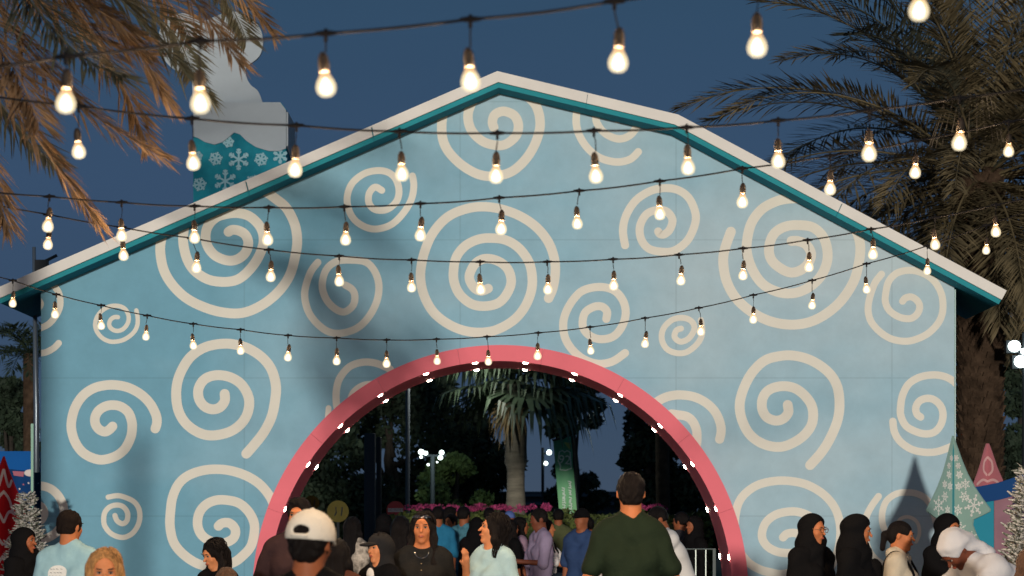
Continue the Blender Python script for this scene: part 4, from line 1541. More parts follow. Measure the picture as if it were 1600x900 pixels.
# 14 glasses
q = Person('person with glasses and loose black headscarf looking right, leftmost of the right group', 1272, 828, 17.8, 42, (10, 8, 0), 'tan', True, width=1.08, grp=G1)
q.hijab(opening=(0.094, 0.088, 0.100), drape=0.30, wide=-0.012, oz=-0.008)
q.robe(cloth_black)
gm_ = mat('glasses_frame', (0.25, 0.10, 0.04), 0.3)
gb = MB()
for sd_ in (-1, 1):
    gb.tube([q.hpt((sd_ * 0.032 + 0.024 * cos(t), -0.108, HCZ + 0.010 + 0.019 * sin(t))) for t in [2 * pi * k / 14 for k in range(15)]], 0.0028 * q.s, 5)
    gb.tube([q.hpt((sd_ * 0.056, -0.106, HCZ + 0.014)), q.hpt((sd_ * 0.074, -0.05, HCZ + 0.014)), q.hpt((sd_ * 0.078, 0.01, HCZ + 0.010))], 0.0024 * q.s, 5)
gb.tube([q.hpt((-0.009, -0.110, HCZ + 0.013)), q.hpt((0.009, -0.110, HCZ + 0.013))], 0.0026 * q.s, 5)
gb.build('glasses', gm_, q.o)
# 15 profile hijab
q = Person('person in a long black hijab in profile facing right, between glasses wearer and cream hoodie', 1342, 830, 16.8, 66, (14, 10, 0), 'tan', True, width=1.1, grp=G1)
q.hijab(wide=0.025, drape=0.42, opening=(0.098, 0.080, 0.088))
q.robe(cloth_black)
# 16 cream hoodie and ponytail
cream = cloth('cream_hoodie', (0.50, 0.45, 0.36))
q = Person('person with black ponytail in cream hoodie and backpack straps, facing right', 1410, 838, 17.4, 72, (4, 8, 0), 'tan', True, width=1.0, grp=G1)


def pony(p, q_):
    d = _ell(q_, (0, 0.016, HCZ + 0.028), (0.080, 0.102, 0.098))
    d = _smin(d, _ell(q_, (0, 0.05, HCZ - 0.02), (0.066, 0.055, 0.06)), 0.03)
    d = _smax(d, -_ell(q_, (0, -0.115, HCZ - 0.020), (0.078, 0.078, 0.090)), 0.012)
    d = _smax(d, -_ell(q_, (0.07, -0.02, HCZ - 0.05), (0.05, 0.055, 0.06)), 0.01)
    d = _smax(d, -_ell(q_, (-0.07, -0.02, HCZ - 0.05), (0.05, 0.055, 0.06)), 0.01)
    d = _smin(d, _ell(q_, (0, 0.125, HCZ + 0.000), (0.026, 0.026, 0.024)), 0.02)
    d = _smin(d, _cap(q_, (0, 0.135, HCZ - 0.01), (0, 0.135, HCZ - 0.12), 0.030, 0.022), 0.02)
    return d + 0.002 * np.sin(q_[..., 0] * 120 + q_[..., 2] * 30)


q.hmesh('hair', pony, hair_black, 0.2, -0.06, 0.27)
mb = MB()
mb.ell((0, 0, 0), (0.020, 0.014, 0.022), 10, 6)
mb.build('hair_tie', mat('tie_gold', (0.5, 0.42, 0.2), 0.5), q.o, smooth=True, loc=q.hpt((0.0, 0.112, HCZ + 0.008)))


def hood_down(p):
    g = p - q.piv
    d = _cap(g, (-0.07, 0.05, -0.03), (0.07, 0.05, -0.03), 0.052, 0.052)
    d = _smin(d, _cap(g, (-0.085, 0.02, -0.02), (-0.045, -0.07, -0.07), 0.035, 0.028), 0.03)
    d = _smin(d, _cap(g, (0.085, 0.02, -0.02), (0.045, -0.07, -0.07), 0.035, 0.028), 0.03)
    return d + q.fold(p, 0.007)


q.tee(cream, sleeve=1.0, neck=0.075, g=0.030)
obj('hood', q.mesh('hood', hood_down, cream, (-0.2, -0.2, 1.35), (0.2, 0.2, 1.62)), None, q.o)
q.trousers(cloth_black)
for sd_ in (-1, 1):
    mb = MB()
    w_ = q.w
    path_ = [(sd_ * 0.10 * w_, 0.12, 1.30), (sd_ * 0.115 * w_, 0.115, 1.42), (sd_ * 0.12 * w_, 0.05, 1.515), (sd_ * 0.12 * w_, -0.03, 1.515), (sd_ * 0.118 * w_, -0.10, 1.42), (sd_ * 0.12 * w_, -0.145, 1.30), (sd_ * 0.135 * w_, -0.09, 1.14), (sd_ * 0.12, 0.10, 1.08)]
    for a, b_ in zip(crv(path_, 4), crv(path_, 4)[1:]):
        a, b_ = Vector(a) * q.s, Vector(b_) * q.s
        sd2 = Vector((0.019, 0, 0))
        mb.quad(a - sd2, a + sd2, b_ + sd2, b_ - sd2)
    sp_ = mb.build('backpack_strap', cloth_black, q.o, clean=True)
    so = sp_.modifiers.new('thick', 'SOLIDIFY')
    so.thickness = 0.012
mb = MB()
mb.ell(tuple(Vector((0, 0.20, 1.25)) * q.s), (0.12, 0.08, 0.19), 14, 10)
mb.build('backpack', cloth_black, q.o, smooth=True)
# 17 behind the bending man
q = Person('person in black headscarf standing behind the bending man in white', 1483, 826, 19.0, 30, (14, 6, 0), 'tan', True, width=1.05, grp=G1)
q.hijab(drape=0.36, opening=(0.090, 0.078, 0.088))
q.robe(cloth_black)
# 18 bending in white
thobe_m = mat('cloth_thobe', (0.60, 0.61, 0.65), 0.9, spec=0.1, var=0.05, vscale=8, bump=0.2, bscale=20)
q = Person('person bending forward in a white robe and white head wrap, at the right', 1492, 862, 15.6, -70, (0, 58, 6), 'dark', width=1.15, grp=G1, bend=52,
           arms={'L': ((0.30, -0.52, 0.98), (0.20, -0.66, 0.80)), 'R': ((-0.25, -0.50, 0.98), (-0.16, -0.64, 0.80))})


def wrapf(p, q_):
    d = _ell(q_, (0, 0.020, HCZ + 0.040), (0.094, 0.112, 0.100))
    d = _smin(d, _ell(q_, (0, 0.08, HCZ - 0.01), (0.080, 0.055, 0.09)), 0.03)
    d = _smin(d, _cap(q_, (0, 0.10, HCZ - 0.02), (0.03, 0.11, HCZ - 0.20), 0.040, 0.050), 0.04)
    d = d + 0.004 * np.sin(q_[..., 2] * 60 + 40 * q_[..., 1]) + 0.003 * np.sin(q_[..., 0] * 70 + 30 * q_[..., 2])
    d = _smax(d, -_ell(q_, (0, -0.115, HCZ - 0.045), (0.085, 0.095, 0.105)), 0.01)
    for sd_ in (-1, 1):
        d = _smax(d, -_ell(q_, (sd_ * 0.085, -0.02, HCZ - 0.055), (0.035, 0.060, 0.060)), 0.01)
    return d


wr_ = q.mesh('head_wrap', lambda p: wrapf(p, q.hq(p)), thobe_m, tuple(q.piv - np.array((0.3, 0.35, 0.30), np.float32)), tuple(q.piv + np.array((0.3, 0.28, 0.30), np.float32)), 0.009)
obj('head_wrap', wr_, None, q.o)
q.robe(thobe_m, 'robe', neck=0.06, g=0.035)
# 19 lower right corner
q = Person('person with brown hair cut off by the lower right corner of the view', 1606, 885, 13.2, -150, (0, 0, 0), 'fair', True, grp=G1)
q.long_hair(hair_brown, length=0.26)
q.tee(cloth('pink', (0.5, 0.2, 0.2)))
q.trousers(cloth('navy', (0.02, 0.03, 0.06)))

# ---- the crowd beyond the arch
G2 = 'people beyond the arch'
cw = cloth('white', (0.60, 0.60, 0.60))
lav = cloth('lavender', (0.30, 0.24, 0.36))
jeans = cloth('jeans', (0.06, 0.10, 0.16))


def bgp(label, px, py, Y, yaw, skin, female, hair, topm, bot, sleeve=0.45, width=1.0, head=(0, 0, 0), bend=None, arms=None):
    q = Person(label, px, py, Y, yaw, head, skin, female, width, bend, arms, G2, 0)
    if hair == 'short':
        q.short_hair()
    elif hair == 'long':
        q.long_hair(length=0.32)
    elif hair == 'hijab':
        q.hijab()
    if hair == 'hijab':
        q.robe(topm)
    else:
        q.tee(topm, sleeve=sleeve, hem=0.88)
        q.trousers(bot)
    return q


bgp('person in black abaya walking away between sunglasses wearer and pale blue T-shirt', 744, 823, 30, 200, 'brown', True, 'hijab', cloth_black, None, head=(0, 0, 0))
q = bgp('person in bright blue T-shirt seen from behind, beside the sunglasses wearer', 684, 806, 33, 185, 'brown', False, 'short', cloth('bright_blue', (0.02, 0.16, 0.30)), jeans)
q = bgp('person in teal plaid shirt beside the bright blue T-shirt', 726, 806, 34, 150, 'brown', False, 'short', cloth('teal_plaid', (0.06, 0.18, 0.24), 0.5), jeans)
q = bgp('person with blue cap among the crowd behind the pale blue T-shirt', 796, 812, 36, 180, 'brown', False, None, cloth_black, cloth_black)


def bcap(p, q_):
    d = _ell(q_, (0, 0.01, HCZ + 0.03), (0.09, 0.11, 0.105))
    d = np.maximum(d, (HCZ + 0.02) - q_[..., 2])
    return _smin(d, _ell(q_, (0, -0.12, HCZ + 0.03), (0.06, 0.06, 0.014)), 0.01)


q.hmesh('cap', bcap, cloth('cap_blue', (0.10, 0.16, 0.42)), 0.22, 0.05, 0.27)
bgp('person in dusty pink top left of the lavender shirt', 815, 822, 31, 100, 'brown', True, 'long', cloth('dusty_pink', (0.30, 0.20, 0.28)), cloth('navy', (0.02, 0.03, 0.06)))
bgp('person in lavender T-shirt and black trousers facing left beyond the arch', 840, 812, 27.5, -70, 'dark', False, 'short', lav, cloth_black, sleeve=0.5,
    arms={'L': ((0.22, -0.05, 1.14), (0.10, -0.28, 1.16)), 'R': ((-0.22, -0.05, 1.14), (-0.10, -0.28, 1.16))}, head=(0, 12, 0), width=1.1)
bgp('person in white shirt pushing the stroller', 856, 826, 29.5, 75, 'tan', True, 'long', cw, jeans, sleeve=0.5,
    arms={'L': ((0.2, -0.15, 1.2), (0.16, -0.42, 1.12)), 'R': ((-0.2, -0.15, 1.2), (-0.16, -0.42, 1.12))})
q = bgp('person in navy shirt and black cap standing by the hedge', 908, 812, 27, -30, 'brown', False, None, cloth('navy_top', (0.03, 0.06, 0.15)), cloth_black)
q.hmesh('cap', lambda p, q_: bcap(p, q_), cloth_black, 0.22, 0.05, 0.27)
bgp('person in white shirt leaning over the barrier at the right of the arch', 1026, 812, 25, -75, 'brown', False, 'short', cw, cloth('navy', (0.02, 0.03, 0.06)), sleeve=1.0, bend=24, head=(0, 25, 0), width=1.1,
    arms={'L': ((0.24, -0.36, 1.10), (0.18, -0.52, 0.98)), 'R': ((-0.22, -0.34, 1.10), (-0.16, -0.50, 0.98))})
bgp('person in pink and blue top between the hood and the sunglasses wearer', 628, 826, 22, 160, 'brown', True, 'long', cloth('berry_blue', (0.30, 0.08, 0.14), 0.7), jeans)
bgp('tall person in black abaya close to the right inner side of the arch', 1083, 822, 28.8, -60, 'brown', True, 'hijab', cloth_black, None)
bgp('person in white and brown patterned top right of the white cap', 553, 824, 26, 150, 'tan', True, 'long', cloth('white_brown', (0.42, 0.36, 0.30), 0.9), jeans)
bgp('person in dark clothes left of the bright blue T-shirt', 668, 808, 35, 170, 'brown', False, 'short', cloth_black, cloth_black)
bgp('person in dark top between the dusty pink top and the lavender shirt', 800, 826, 30, 120, 'brown', True, 'long', cloth_black, cloth_black)
bgp('person in dark red top right behind the lavender shirt', 918, 822, 31, 190, 'brown', True, 'short', cloth('dark_red', (0.18, 0.03, 0.03)), jeans)
bgp('person in grey T-shirt behind the dark green T-shirt', 948, 826, 33, 170, 'tan', False, 'short', cloth('grey', (0.18, 0.18, 0.19)), jeans)
bgp('person in white T-shirt in front of the hedge behind the black abaya', 704, 816, 36, -40, 'tan', False, 'short', cw, jeans)

for lab_, px_, py_, Y_, yw_, sk_, fe_, hr_, tp_, bt_ in (
    ('person in black with dark hair left of the fan palm trunk', 765, 806, 38, 170, 'brown', False, 'short', cloth_black, cloth_black),
    ('person in pale grey top in front of the fan palm trunk', 782, 810, 39, -60, 'tan', True, 'long', cloth('pale_grey', (0.32, 0.33, 0.34)), jeans),
    ('person in olive top at the hedge between lavender shirt and stroller', 872, 808, 37, 185, 'brown', False, 'short', cloth('olive', (0.08, 0.09, 0.04)), jeans),
    ('person in black headscarf at the left under the arch, behind the hooded one', 602, 818, 30, 150, 'brown', True, 'hijab', cloth_black, None),
    ('person in rust coloured top right of the bright blue T-shirt', 706, 805, 37, 100, 'brown', True, 'long', cloth('rust', (0.24, 0.08, 0.03)), jeans),
    ('person in dark grey shirt at the right under the arch, near the barrier', 1062, 815, 31, -120, 'brown', False, 'short', cloth('dark_grey', (0.05, 0.05, 0.06)), cloth_black),
):
    bgp(lab_, px_, py_, Y_, yw_, sk_, fe_, hr_, tp_, bt_)

# stroller
st = thing('stroller', 'dark baby stroller with raised hood beside the lavender shirt', 'stroller', P(885, 828, 27.5) - Vector((0, 0, EYE)))
dk = cloth('stroller_navy', (0.02, 0.035, 0.05))
mb = MB()
for k in range(9):
    for j in range(9):
        a, b_ = radians(-10 + 125 * k / 8), radians(-90 + 180 * j / 8)
        mb.v.append((-0.05 + 0.30 * cos(a), 0.22 * sin(b_), 0.72 + 0.30 * sin(a) * (0.75 + 0.25 * cos(b_))))
for k in range(8):
    for j in range(8):
        mb.f.append((k * 9 + j, k * 9 + j + 1, (k + 1) * 9 + j + 1, (k + 1) * 9 + j))
o = mb.build('canopy', dk, st, smooth=True)
sm_ = o.modifiers.new('thick', 'SOLIDIFY')
sm_.thickness = 0.015
mb = MB()
mb.tube([(-0.3, 0, 0.62), (-0.1, 0, 0.42), (0.2, 0, 0.40), (0.42, 0, 0.5)], [0.10, 0.17, 0.16, 0.08], 10)
mb.build('seat', dk, st, smooth=True)
fr = mat('stroller_frame', (0.25, 0.25, 0.26), 0.35, metal=0.7)
for y in (-0.22, 0.22):
    mb = MB()
    mb.tube([(-0.62, y, 1.02), (-0.35, y, 0.72), (0.35, y, 0.12)], 0.012, 6)
    mb.tube([(-0.02, y, 0.42), (-0.35, y, 0.14)], 0.012, 6)
    mb.build('frame', fr, st)
    for x, r_ in ((-0.35, 0.14), (0.36, 0.10)):
        mb = MB()
        mb.tube([(x + (r_ - 0.02) * cos(t), y, r_ + (r_ - 0.02) * sin(t)) for t in [2 * pi * k / 20 for k in range(21)]], 0.02, 6)
        mb.build('wheel', mat('tyre', (0.02, 0.02, 0.02), 0.8), st, smooth=True)
mb = MB()
mb.tube([(-0.62, -0.22, 1.02), (-0.62, 0.22, 1.02)], 0.016, 6)
mb.build('handle', fr, st)

# ------------------------------------------------------------------ palms and trees
def quads_mesh(name, V, n=4):
    V = np.asarray(V, np.float32).reshape(-1, 3)
    F = np.arange(len(V), dtype=np.int32).reshape(-1, n)
    return np_mesh(name, V, F, smooth=False)


def frond_mesh(path, leaf=0.36, n=70, width=0.022, fold=0.55, droop=0.25, seed=0, rach=0.016, sweep=0.55, name='frond'):
    """feather leaf along a 3-D path: a rib and two ranks of long narrow leaflets"""
    r_ = np.random.RandomState(seed)
    pts = [Vector(p) for p in crv(path, 8)]
    L = len(pts)
    V = []
    F = []
    mb = MB()
    mb.tube(pts, [rach * (1 - 0.8 * i / (L - 1)) for i in range(L)], 5)
    up = Vector((0, 0, 1))
    for i in range(n):
        t = 0.12 + 0.88 * i / (n - 1)
        f = t * (L - 1)
        k = min(int(f), L - 2)
        p = pts[k].lerp(pts[k + 1], f - k)
        tan = (pts[k + 1] - pts[k]).normalized()
        side = tan.cross(up)
        if side.length < 0.1:
            side = Vector((1, 0, 0))
        side.normalize()
        nrm = side.cross(tan).normalized()
        ln = leaf * (0.35 + 0.65 * sin(pi * min(1, 0.12 + t * 0.80))) * (0.85 + 0.3 * r_.rand())
        if t > 0.9:
            ln *= 0.8
        for sg in (-1, 1):
            a = (side * sg * (1 - sweep * t ** 0.7 * 0.8) + tan * (0.45 + sweep * t) + nrm * fold * (0.6 + 0.5 * r_.rand()) * (1 if r_.rand() < 0.75 else -0.4))
            a = a.normalized() + Vector(r_.uniform(-0.10, 0.10, 3))
            a.normalize()
            m = p + a * ln * 0.5 - up * droop * ln * 0.12
            e_ = p + a * ln - up * droop * ln * 0.55
            wv = a.cross(nrm if r_.rand() < 0.5 else up)
            if wv.length < 0.1:
                wv = a.cross(side)
            wv = wv.normalized() * width * 0.5
            c = len(mb.v)
            mb.v += [tuple(p), tuple(m + wv), tuple(e_), tuple(m - wv)]
            mb.f.append((c, c + 1, c + 2, c + 3))
    return mb.mesh(name)


date_m = mat('frond_olive', (0.055, 0.052, 0.030), 0.65, var=0.45, vscale=1.5, col2=(0.155, 0.122, 0.068), spec=0.2)
dry_m = mat('frond_dry', (0.072, 0.050, 0.032), 0.7, var=0.4, vscale=5, col2=(0.20, 0.130, 0.078), spec=0.1)
dgreen_m = mat('frond_grey_green', (0.055, 0.060, 0.045), 0.6, var=0.4, vscale=4, spec=0.2)
bark_m = mat('palm_bark', (0.055, 0.036, 0.024), 0.95, spec=0.1, var=0.5, vscale=6, bump=0.8, bscale=25)


def date_trunk(parent, h, r, m, seed=1, boots=True, x=0, y=0):
    mb = MB()
    n, rows = 14, max(6, int(h / 0.16))
    for i in range(rows + 1):
        z = h * i / rows
        for k in range(n):
            a = 2 * pi * (k + 0.5 * (i % 2)) / n
            q = r * (1.0 + 0.05 * sin(3.1 * i + k * 2.3))
            mb.v.append((x + q * cos(a), y + q * sin(a), z))
    for i in range(rows):
        for k in range(n):
            mb.f.append((i * n + k, i * n + (k + 1) % n, (i + 1) * n + (k + 1) % n, (i + 1) * n + k))
    tr_ = mb.build('trunk', m, parent)
    if boots:
        r_ = np.random.RandomState(seed)
        b_ = MB()
        nr = int(h / 0.085)
        for i in range(nr):
            z = h * i / nr
            for k in range(11):
                a = 2 * pi * (k + 0.5 * (i % 2)) / 11 + r_.uniform(-0.12, 0.12)
                w_ = 2 * pi * r / 11 * 0.52
                er, et = Vector((cos(a), sin(a), 0)), Vector((-sin(a), cos(a), 0))
                o_ = Vector((x, y, z))
                q0 = o_ + er * (r * 0.98) - et * w_
                q1 = o_ + er * (r * 0.98) + et * w_
                hh = 0.13 * r_.uniform(0.8, 1.2)
                q2 = o_ + er * (r + r_.uniform(0.03, 0.065)) + et * w_ * 0.75 + Vector((0, 0, hh))
                q3 = o_ + er * (r + r_.uniform(0.03, 0.065)) - et * w_ * 0.75 + Vector((0, 0, hh))
                q4 = o_ + er * (r * 0.96) + et * w_ * 0.7 + Vector((0, 0, hh * 1.02))
                q5 = o_ + er * (r * 0.96) - et * w_ * 0.7 + Vector((0, 0, hh * 1.02))
                b_.quad(q0, q1, q2, q3)
                b_.quad(q3, q2, q4, q5)
                b_.tri(q0, q3, q5)
                b_.tri(q1, q4, q2)
        o = b_.build('leaf_bases', m, parent)
        o['kind'] = 'stuff'
    return tr_


def gen_path(c, az, el, length, bend, n=7):
    """rib path from the crown centre; az in the ground plane, el start elevation, bend = total turn downwards"""
    p = Vector(c)
    out_ = [tuple(p)]
    for i in range(n):
        e_ = el - bend * ((i + 0.5) / n) ** 1.2
        p = p + Vector((cos(az) * cos(e_), sin(az) * cos(e_), sin(e_))) * length / n
        out_.append(tuple(p))
    return out_


# big date palm behind the right end of the house
YP = 33.0
base = P(1531, 828, YP)
palm = thing('date_palm', 'tall date palm with shaggy brown trunk behind the right end of the house', 'palm tree', (base.x, YP, 0))
hc_ = EYE + (828 - 262) / FPX * YP
date_trunk(palm, hc_ - 0.1, 0.29, bark_m)
rr_ = np.random.RandomState(11)
k = 0
for ring_, (cnt, el0, bend0, ln0) in enumerate([(9, 82, 50, 3.9), (13, 62, 70, 4.1), (16, 38, 68, 4.2), (17, 16, 58, 4.0), (15, -8, 56, 3.3), (13, -36, 45, 2.6)]):
    for i in range(cnt):
        az = 2 * pi * (i + 0.5 * (ring_ % 2)) / cnt + rr_.uniform(-0.2, 0.2)
        p_ = gen_path((0.12 * cos(az), 0.12 * sin(az), hc_ - ring_ * 0.05), az, radians(el0 + rr_.uniform(-7, 7)), ln0 * rr_.uniform(0.88, 1.08), radians(bend0 + rr_.uniform(-10, 10)))
        me = frond_mesh(p_, leaf=0.60, n=125, width=0.029, seed=100 + k, rach=0.022, droop=0.22, fold=0.38, sweep=0.5)
        obj('frond', me, dgreen_m if (k % 4 == 0 and ring_ < 3) else date_m, palm)
        k += 1
# pale flower stalks at the crown
mb = MB()
for i in range(26):
    a = 2 * pi * i / 26
    mb.tube([(-0.15 + 0.0, -0.5, hc_ + 0.75), (-0.25 + 0.32 * cos(a), -0.6 + 0.25 * sin(a), hc_ + 0.75 + 0.1), (-0.30 + 0.50 * cos(a), -0.65 + 0.4 * sin(a), hc_ + 0.20)], [0.012, 0.009, 0.004], 4)
mb.build('flower_stalks', mat('stalk_tan', (0.16, 0.12, 0.08), 0.7), palm)['kind'] = 'stuff'

# dry palm hanging in at the upper left, close to the camera
YL = 11.6
cx_, cz_ = P(-1200, 0, YL).x, P(0, -690, YL).z
palm2 = thing('date_palm', 'date palm whose dry orange fronds hang into the upper left corner', 'palm tree', (cx_, YL, 0))
date_trunk(palm2, cz_ - 0.1, 0.17, bark_m, seed=4)


def lp(px, py, dy=0.0):
    v = P(px, py, YL + dy)
    return (v.x - cx_, v.y - YL, v.z)


FR = [
 ([(-1200, -690), (-700, -600), (-40, -180), (60, -80), (150, 10), (215, 80), (262, 160)], 0.1, 0.33, dry_m),
 ([(-1200, -690), (-700, -600), (-120, -150), (-80, -20), (-30, 110), (30, 200), (80, 250)], 0.7, 0.34, dgreen_m),
 ([(-1200, -690), (-700, -600), (20, -260), (180, -170), (290, -80), (350, -10), (385, 60)], 0.9, 0.30, dgreen_m),
 ([(-1200, -690), (-700, -600), (-70, -180), (20, -90), (100, -20), (160, 20), (210, 50)], -0.1, 0.35, dry_m),
 ([(-1200, -690), (-700, -600), (-40, -210), (70, -140), (180, -60), (260, 0), (300, 60)], 1.0, 0.33, dry_m),
 ([(-1200, -690), (-700, -600), (-110, -120), (-55, 20), (15, 150), (85, 255), (150, 345)], 0.0, 0.33, dry_m),
 ([(-1200, -690), (-700, -600), (-90, -150), (-20, -20), (60, 95), (140, 175), (245, 240)], -0.2, 0.34, dry_m),
 ([(-1200, -690), (-700, -600), (-60, -190), (50, -70), (130, 30), (190, 130), (228, 222)], 0.5, 0.32, dry_m),
 ([(-1200, -690), (-700, -600), (-50, -220), (70, -110), (170, -20), (250, 70), (325, 150)], 0.2, 0.30, dgreen_m),
 ([(-1200, -690), (-700, -600), (-10, -240), (130, -150), (240, -60), (310, 10), (372, 95)], -0.3, 0.30, dry_m),
 ([(-1200, -690), (-700, -600), (0, -270), (160, -200), (280, -110), (360, -30), (425, 48)], 0.4, 0.28, dry_m),
 ([(-1200, -690), (-700, -600), (-150, -130), (-120, 20), (-70, 150), (-20, 260), (10, 350)], 0.3, 0.33, dry_m),
 ([(-1200, -690), (-700, -600), (-60, -170), (10, -60), (70, 30), (130, 90), (190, 120)], -0.6, 0.34, dgreen_m),
 ([(-1200, -690), (-700, -600), (-100, -140), (-60, -30), (-10, 60), (30, 120), (60, 190)], -0.5, 0.34, dry_m),
 ([(-1200, -690), (-700, -600), (-20, -190), (100, -90), (200, -10), (270, 50), (300, 110)], 0.8, 0.32, dgreen_m),
 ([(-1200, -690), (-700, -600), (-80, -160), (0, -60), (90, 20), (160, 60), (230, 85)], 0.6, 0.34, dry_m),
]
for i, (pp, dy, lf, mm) in enumerate(FR):
    # the ribs leave the crown far to the left, arch over and come down into view
    pp = [pp[0], pp[1], (-330, -380), ((pp[2][0] - 190) / 2 + 20, pp[2][1] - 120)] + list(pp[3:])
    path_ = [lp(x, y, dy * (j / 7.0) * 1.5) for j, (x, y) in enumerate(pp)]
    me = frond_mesh(path_, leaf=lf, n=210, width=0.014, seed=300 + i, rach=0.013, droop=0.28, fold=0.30, sweep=0.42)
    obj('frond', me, mm, palm2)
for i in range(12):  # upper fronds out of view, added to shade the wall's upper left
    p_ = gen_path((0, 0, cz_), radians(-22 + 44 * i / 11), radians(rr_.uniform(0, 38)), rr_.uniform(4.2, 5.2), radians(rr_.uniform(30, 60)))
    obj('frond', frond_mesh(p_, leaf=0.36, n=120, width=0.024, seed=440 + i, rach=0.014), dry_m, palm2)
for i in range(13):
    az = rr_.uniform(0, 2 * pi)
    el0 = rr_.choice([75, 50, 25, 5])
    if el0 < 60 and -1.25 < ((az + pi) % (2 * pi) - pi) < 0.75:
        el0 = 62
    p_ = gen_path((0, 0, cz_), az, radians(el0), 2.4, radians(60))
    obj('frond', frond_mesh(p_, leaf=0.33, n=60, width=0.022, seed=400 + i, rach=0.014), dry_m if i % 2 else dgreen_m, palm2)


# broad-leaved trees: trunk, limbs and thousands of small leaves in uneven clumps
def leaf_cloud(clumps, n, size, seed):
    r_ = np.random.RandomState(seed)
    c = np.array([q[:3] for q in clumps], float)
    rad = np.array([q[3] for q in clumps], float)
    w = rad ** 2
    idx = r_.choice(len(c), n, p=w / w.sum())
    d = r_.normal(size=(n, 3))
    d /= np.linalg.norm(d, axis=1)[:, None]
    rr = rad[idx] * r_.uniform(0.35, 1.0, n) ** 0.5
    p = c[idx] + d * rr[:, None] * np.array([1, 1, 0.8])
    a = r_.normal(size=(n, 3))
    a /= np.linalg.norm(a, axis=1)[:, None]
    b_ = np.cross(a, r_.normal(size=(n, 3)))
    b_ /= np.linalg.norm(b_, axis=1)[:, None]
    s_ = size * r_.uniform(0.6, 1.4, n)[:, None]
    V = np.stack([p - a * s_, p + b_ * s_ * 0.45, p + a * s_, p - b_ * s_ * 0.45], 1)
    return quads_mesh('foliage', V)


tree_bark = mat('tree_bark', (0.022, 0.018, 0.014), 0.9, var=0.4, vscale=8, bump=0.5)
leaf_dark = mat('leaf_dark', (0.010, 0.020, 0.014), 0.7, var=0.6, vscale=0.9, col2=(0.022, 0.036, 0.022), spec=0.2)  # unlit look of the far trees put into the leaf colour
leaf_mid = mat('leaf_mid', (0.030, 0.055, 0.020), 0.7, var=0.6, vscale=1.2, col2=(0.075, 0.11, 0.035), spec=0.2)  # floodlight on the low tree put into a paler leaf colour


def tree(label, px, Y, top_py, half_px, leafm, seed, n=5200, low=0.30, size=0.10, trunk_r=0.16, grp=None, zl=None, cl=26):
    r_ = np.random.RandomState(seed)
    b_ = P(px, 828, Y)
    H = EYE + (828 - top_py) / FPX * Y
    Rw = half_px / FPX * Y
    o = thing('broadleaf_tree', label, 'tree', (b_.x, Y, 0), grp)
    mb = MB()
    mb.tube([(0, 0, 0), (0.1 * r_.randn(), 0, H * 0.25), (0.1 * r_.randn(), 0.1, H * 0.5), (0, 0, H * 0.8)], [trunk_r * 1.2, trunk_r, trunk_r * 0.8, trunk_r * 0.3], 9)
    mb.build('trunk', tree_bark, o, smooth=True)
    clumps = []
    z0 = low * H if zl is None else zl
    for i in range(cl):
        a = r_.uniform(0, 2 * pi)
        t = r_.uniform(0, 1)
        z = z0 + (H - z0) * (0.08 + 0.80 * t)
        q = Rw * sqrt(max(0.05, 1 - (2 * t - 0.9) ** 2 * 0.75)) * r_.uniform(0.25, 0.85)
        clumps.append((q * cos(a), q * sin(a) * 0.7, z, r_.uniform(0.22, 0.42) * Rw))
    for i in range(6):
        c = clumps[i]
        mb = MB()
        st_z = H * r_.uniform(0.3, 0.55)
        mb.tube([(0, 0, st_z), (c[0] * 0.5, c[1] * 0.5, (st_z + c[2]) / 2 + 0.1), c[:3]], [trunk_r * 0.5, trunk_r * 0.3, trunk_r * 0.12], 6)
        mb.build('limb', tree_bark, o, smooth=True)
    obj('foliage', leaf_cloud(clumps, int(n * 2.1), size, seed), leafm, o)['kind'] = 'stuff'
    return o


GT = 'dark trees beyond the arch'
tree('dark tree seen through the arch at its far left', 500, 62, 560, 130, leaf_dark, 21, 7000, low=0.05, grp=GT)
tree('dark tree behind the slim lamp post, seen through the arch', 615, 64, 520, 135, leaf_dark, 22, 7500, low=0.05, grp=GT)
tree('dark tree just left of the fan palm, behind the bright floodlights', 715, 66, 545, 110, leaf_dark, 23, 7000, low=0.05, grp=GT)
tree('floodlit green tree low behind the hedge, left of the fan palm', 715, 58, 690, 70, leaf_mid, 24, 4200, low=0.05, size=0.09, grp=GT)
tree('dark tree whose canopy stands against the sky right of the fan palm', 893, 60, 560, 62, leaf_dark, 25, 4200, zl=EYE + (828 - 690) / FPX * 60, trunk_r=0.14, grp=GT, cl=30)
tree('low dark tree behind the green banner', 900, 74, 700, 62, leaf_dark, 26, 3600, low=0.05, grp=GT)
tree('wide dark tree filling the right part of the arch', 1015, 63, 610, 95, leaf_dark, 27, 7000, low=0.05, grp=GT)
tree('dark tree behind the inner right edge of the arch', 1110, 66, 590, 90, leaf_dark, 28, 5000, low=0.05, grp=GT)
tree('dark tree beyond the left end of the house', 15, 52, 560, 60, leaf_dark, 29, 5200, low=0.02, grp='dark trees beside the house')
tree('dark tree beyond the big palm at the far right', 1605, 60, 590, 70, leaf_dark, 30, 5200, low=0.02, grp='dark trees beside the house')
tree('dark thicket behind the big palm crown at the right', 1600, 70, 400, 90, leaf_dark, 31, 6000, low=0.55, grp='dark trees beside the house')
# bare trunk in the right of the arch
o = thing('tree_trunk', 'bare brown palm trunk rising inside the right part of the arch', 'tree', P(1035, 828, 52) - Vector((0, 0, EYE)))
mb = MB()
mb.tube([(0, 0, 0), (0.02, 0, 1.5), (0, 0, 3), (-0.02, 0, 6.5)], [0.19, 0.155, 0.15, 0.14], 12)
mb.build('trunk', bark_m, o, smooth=True)
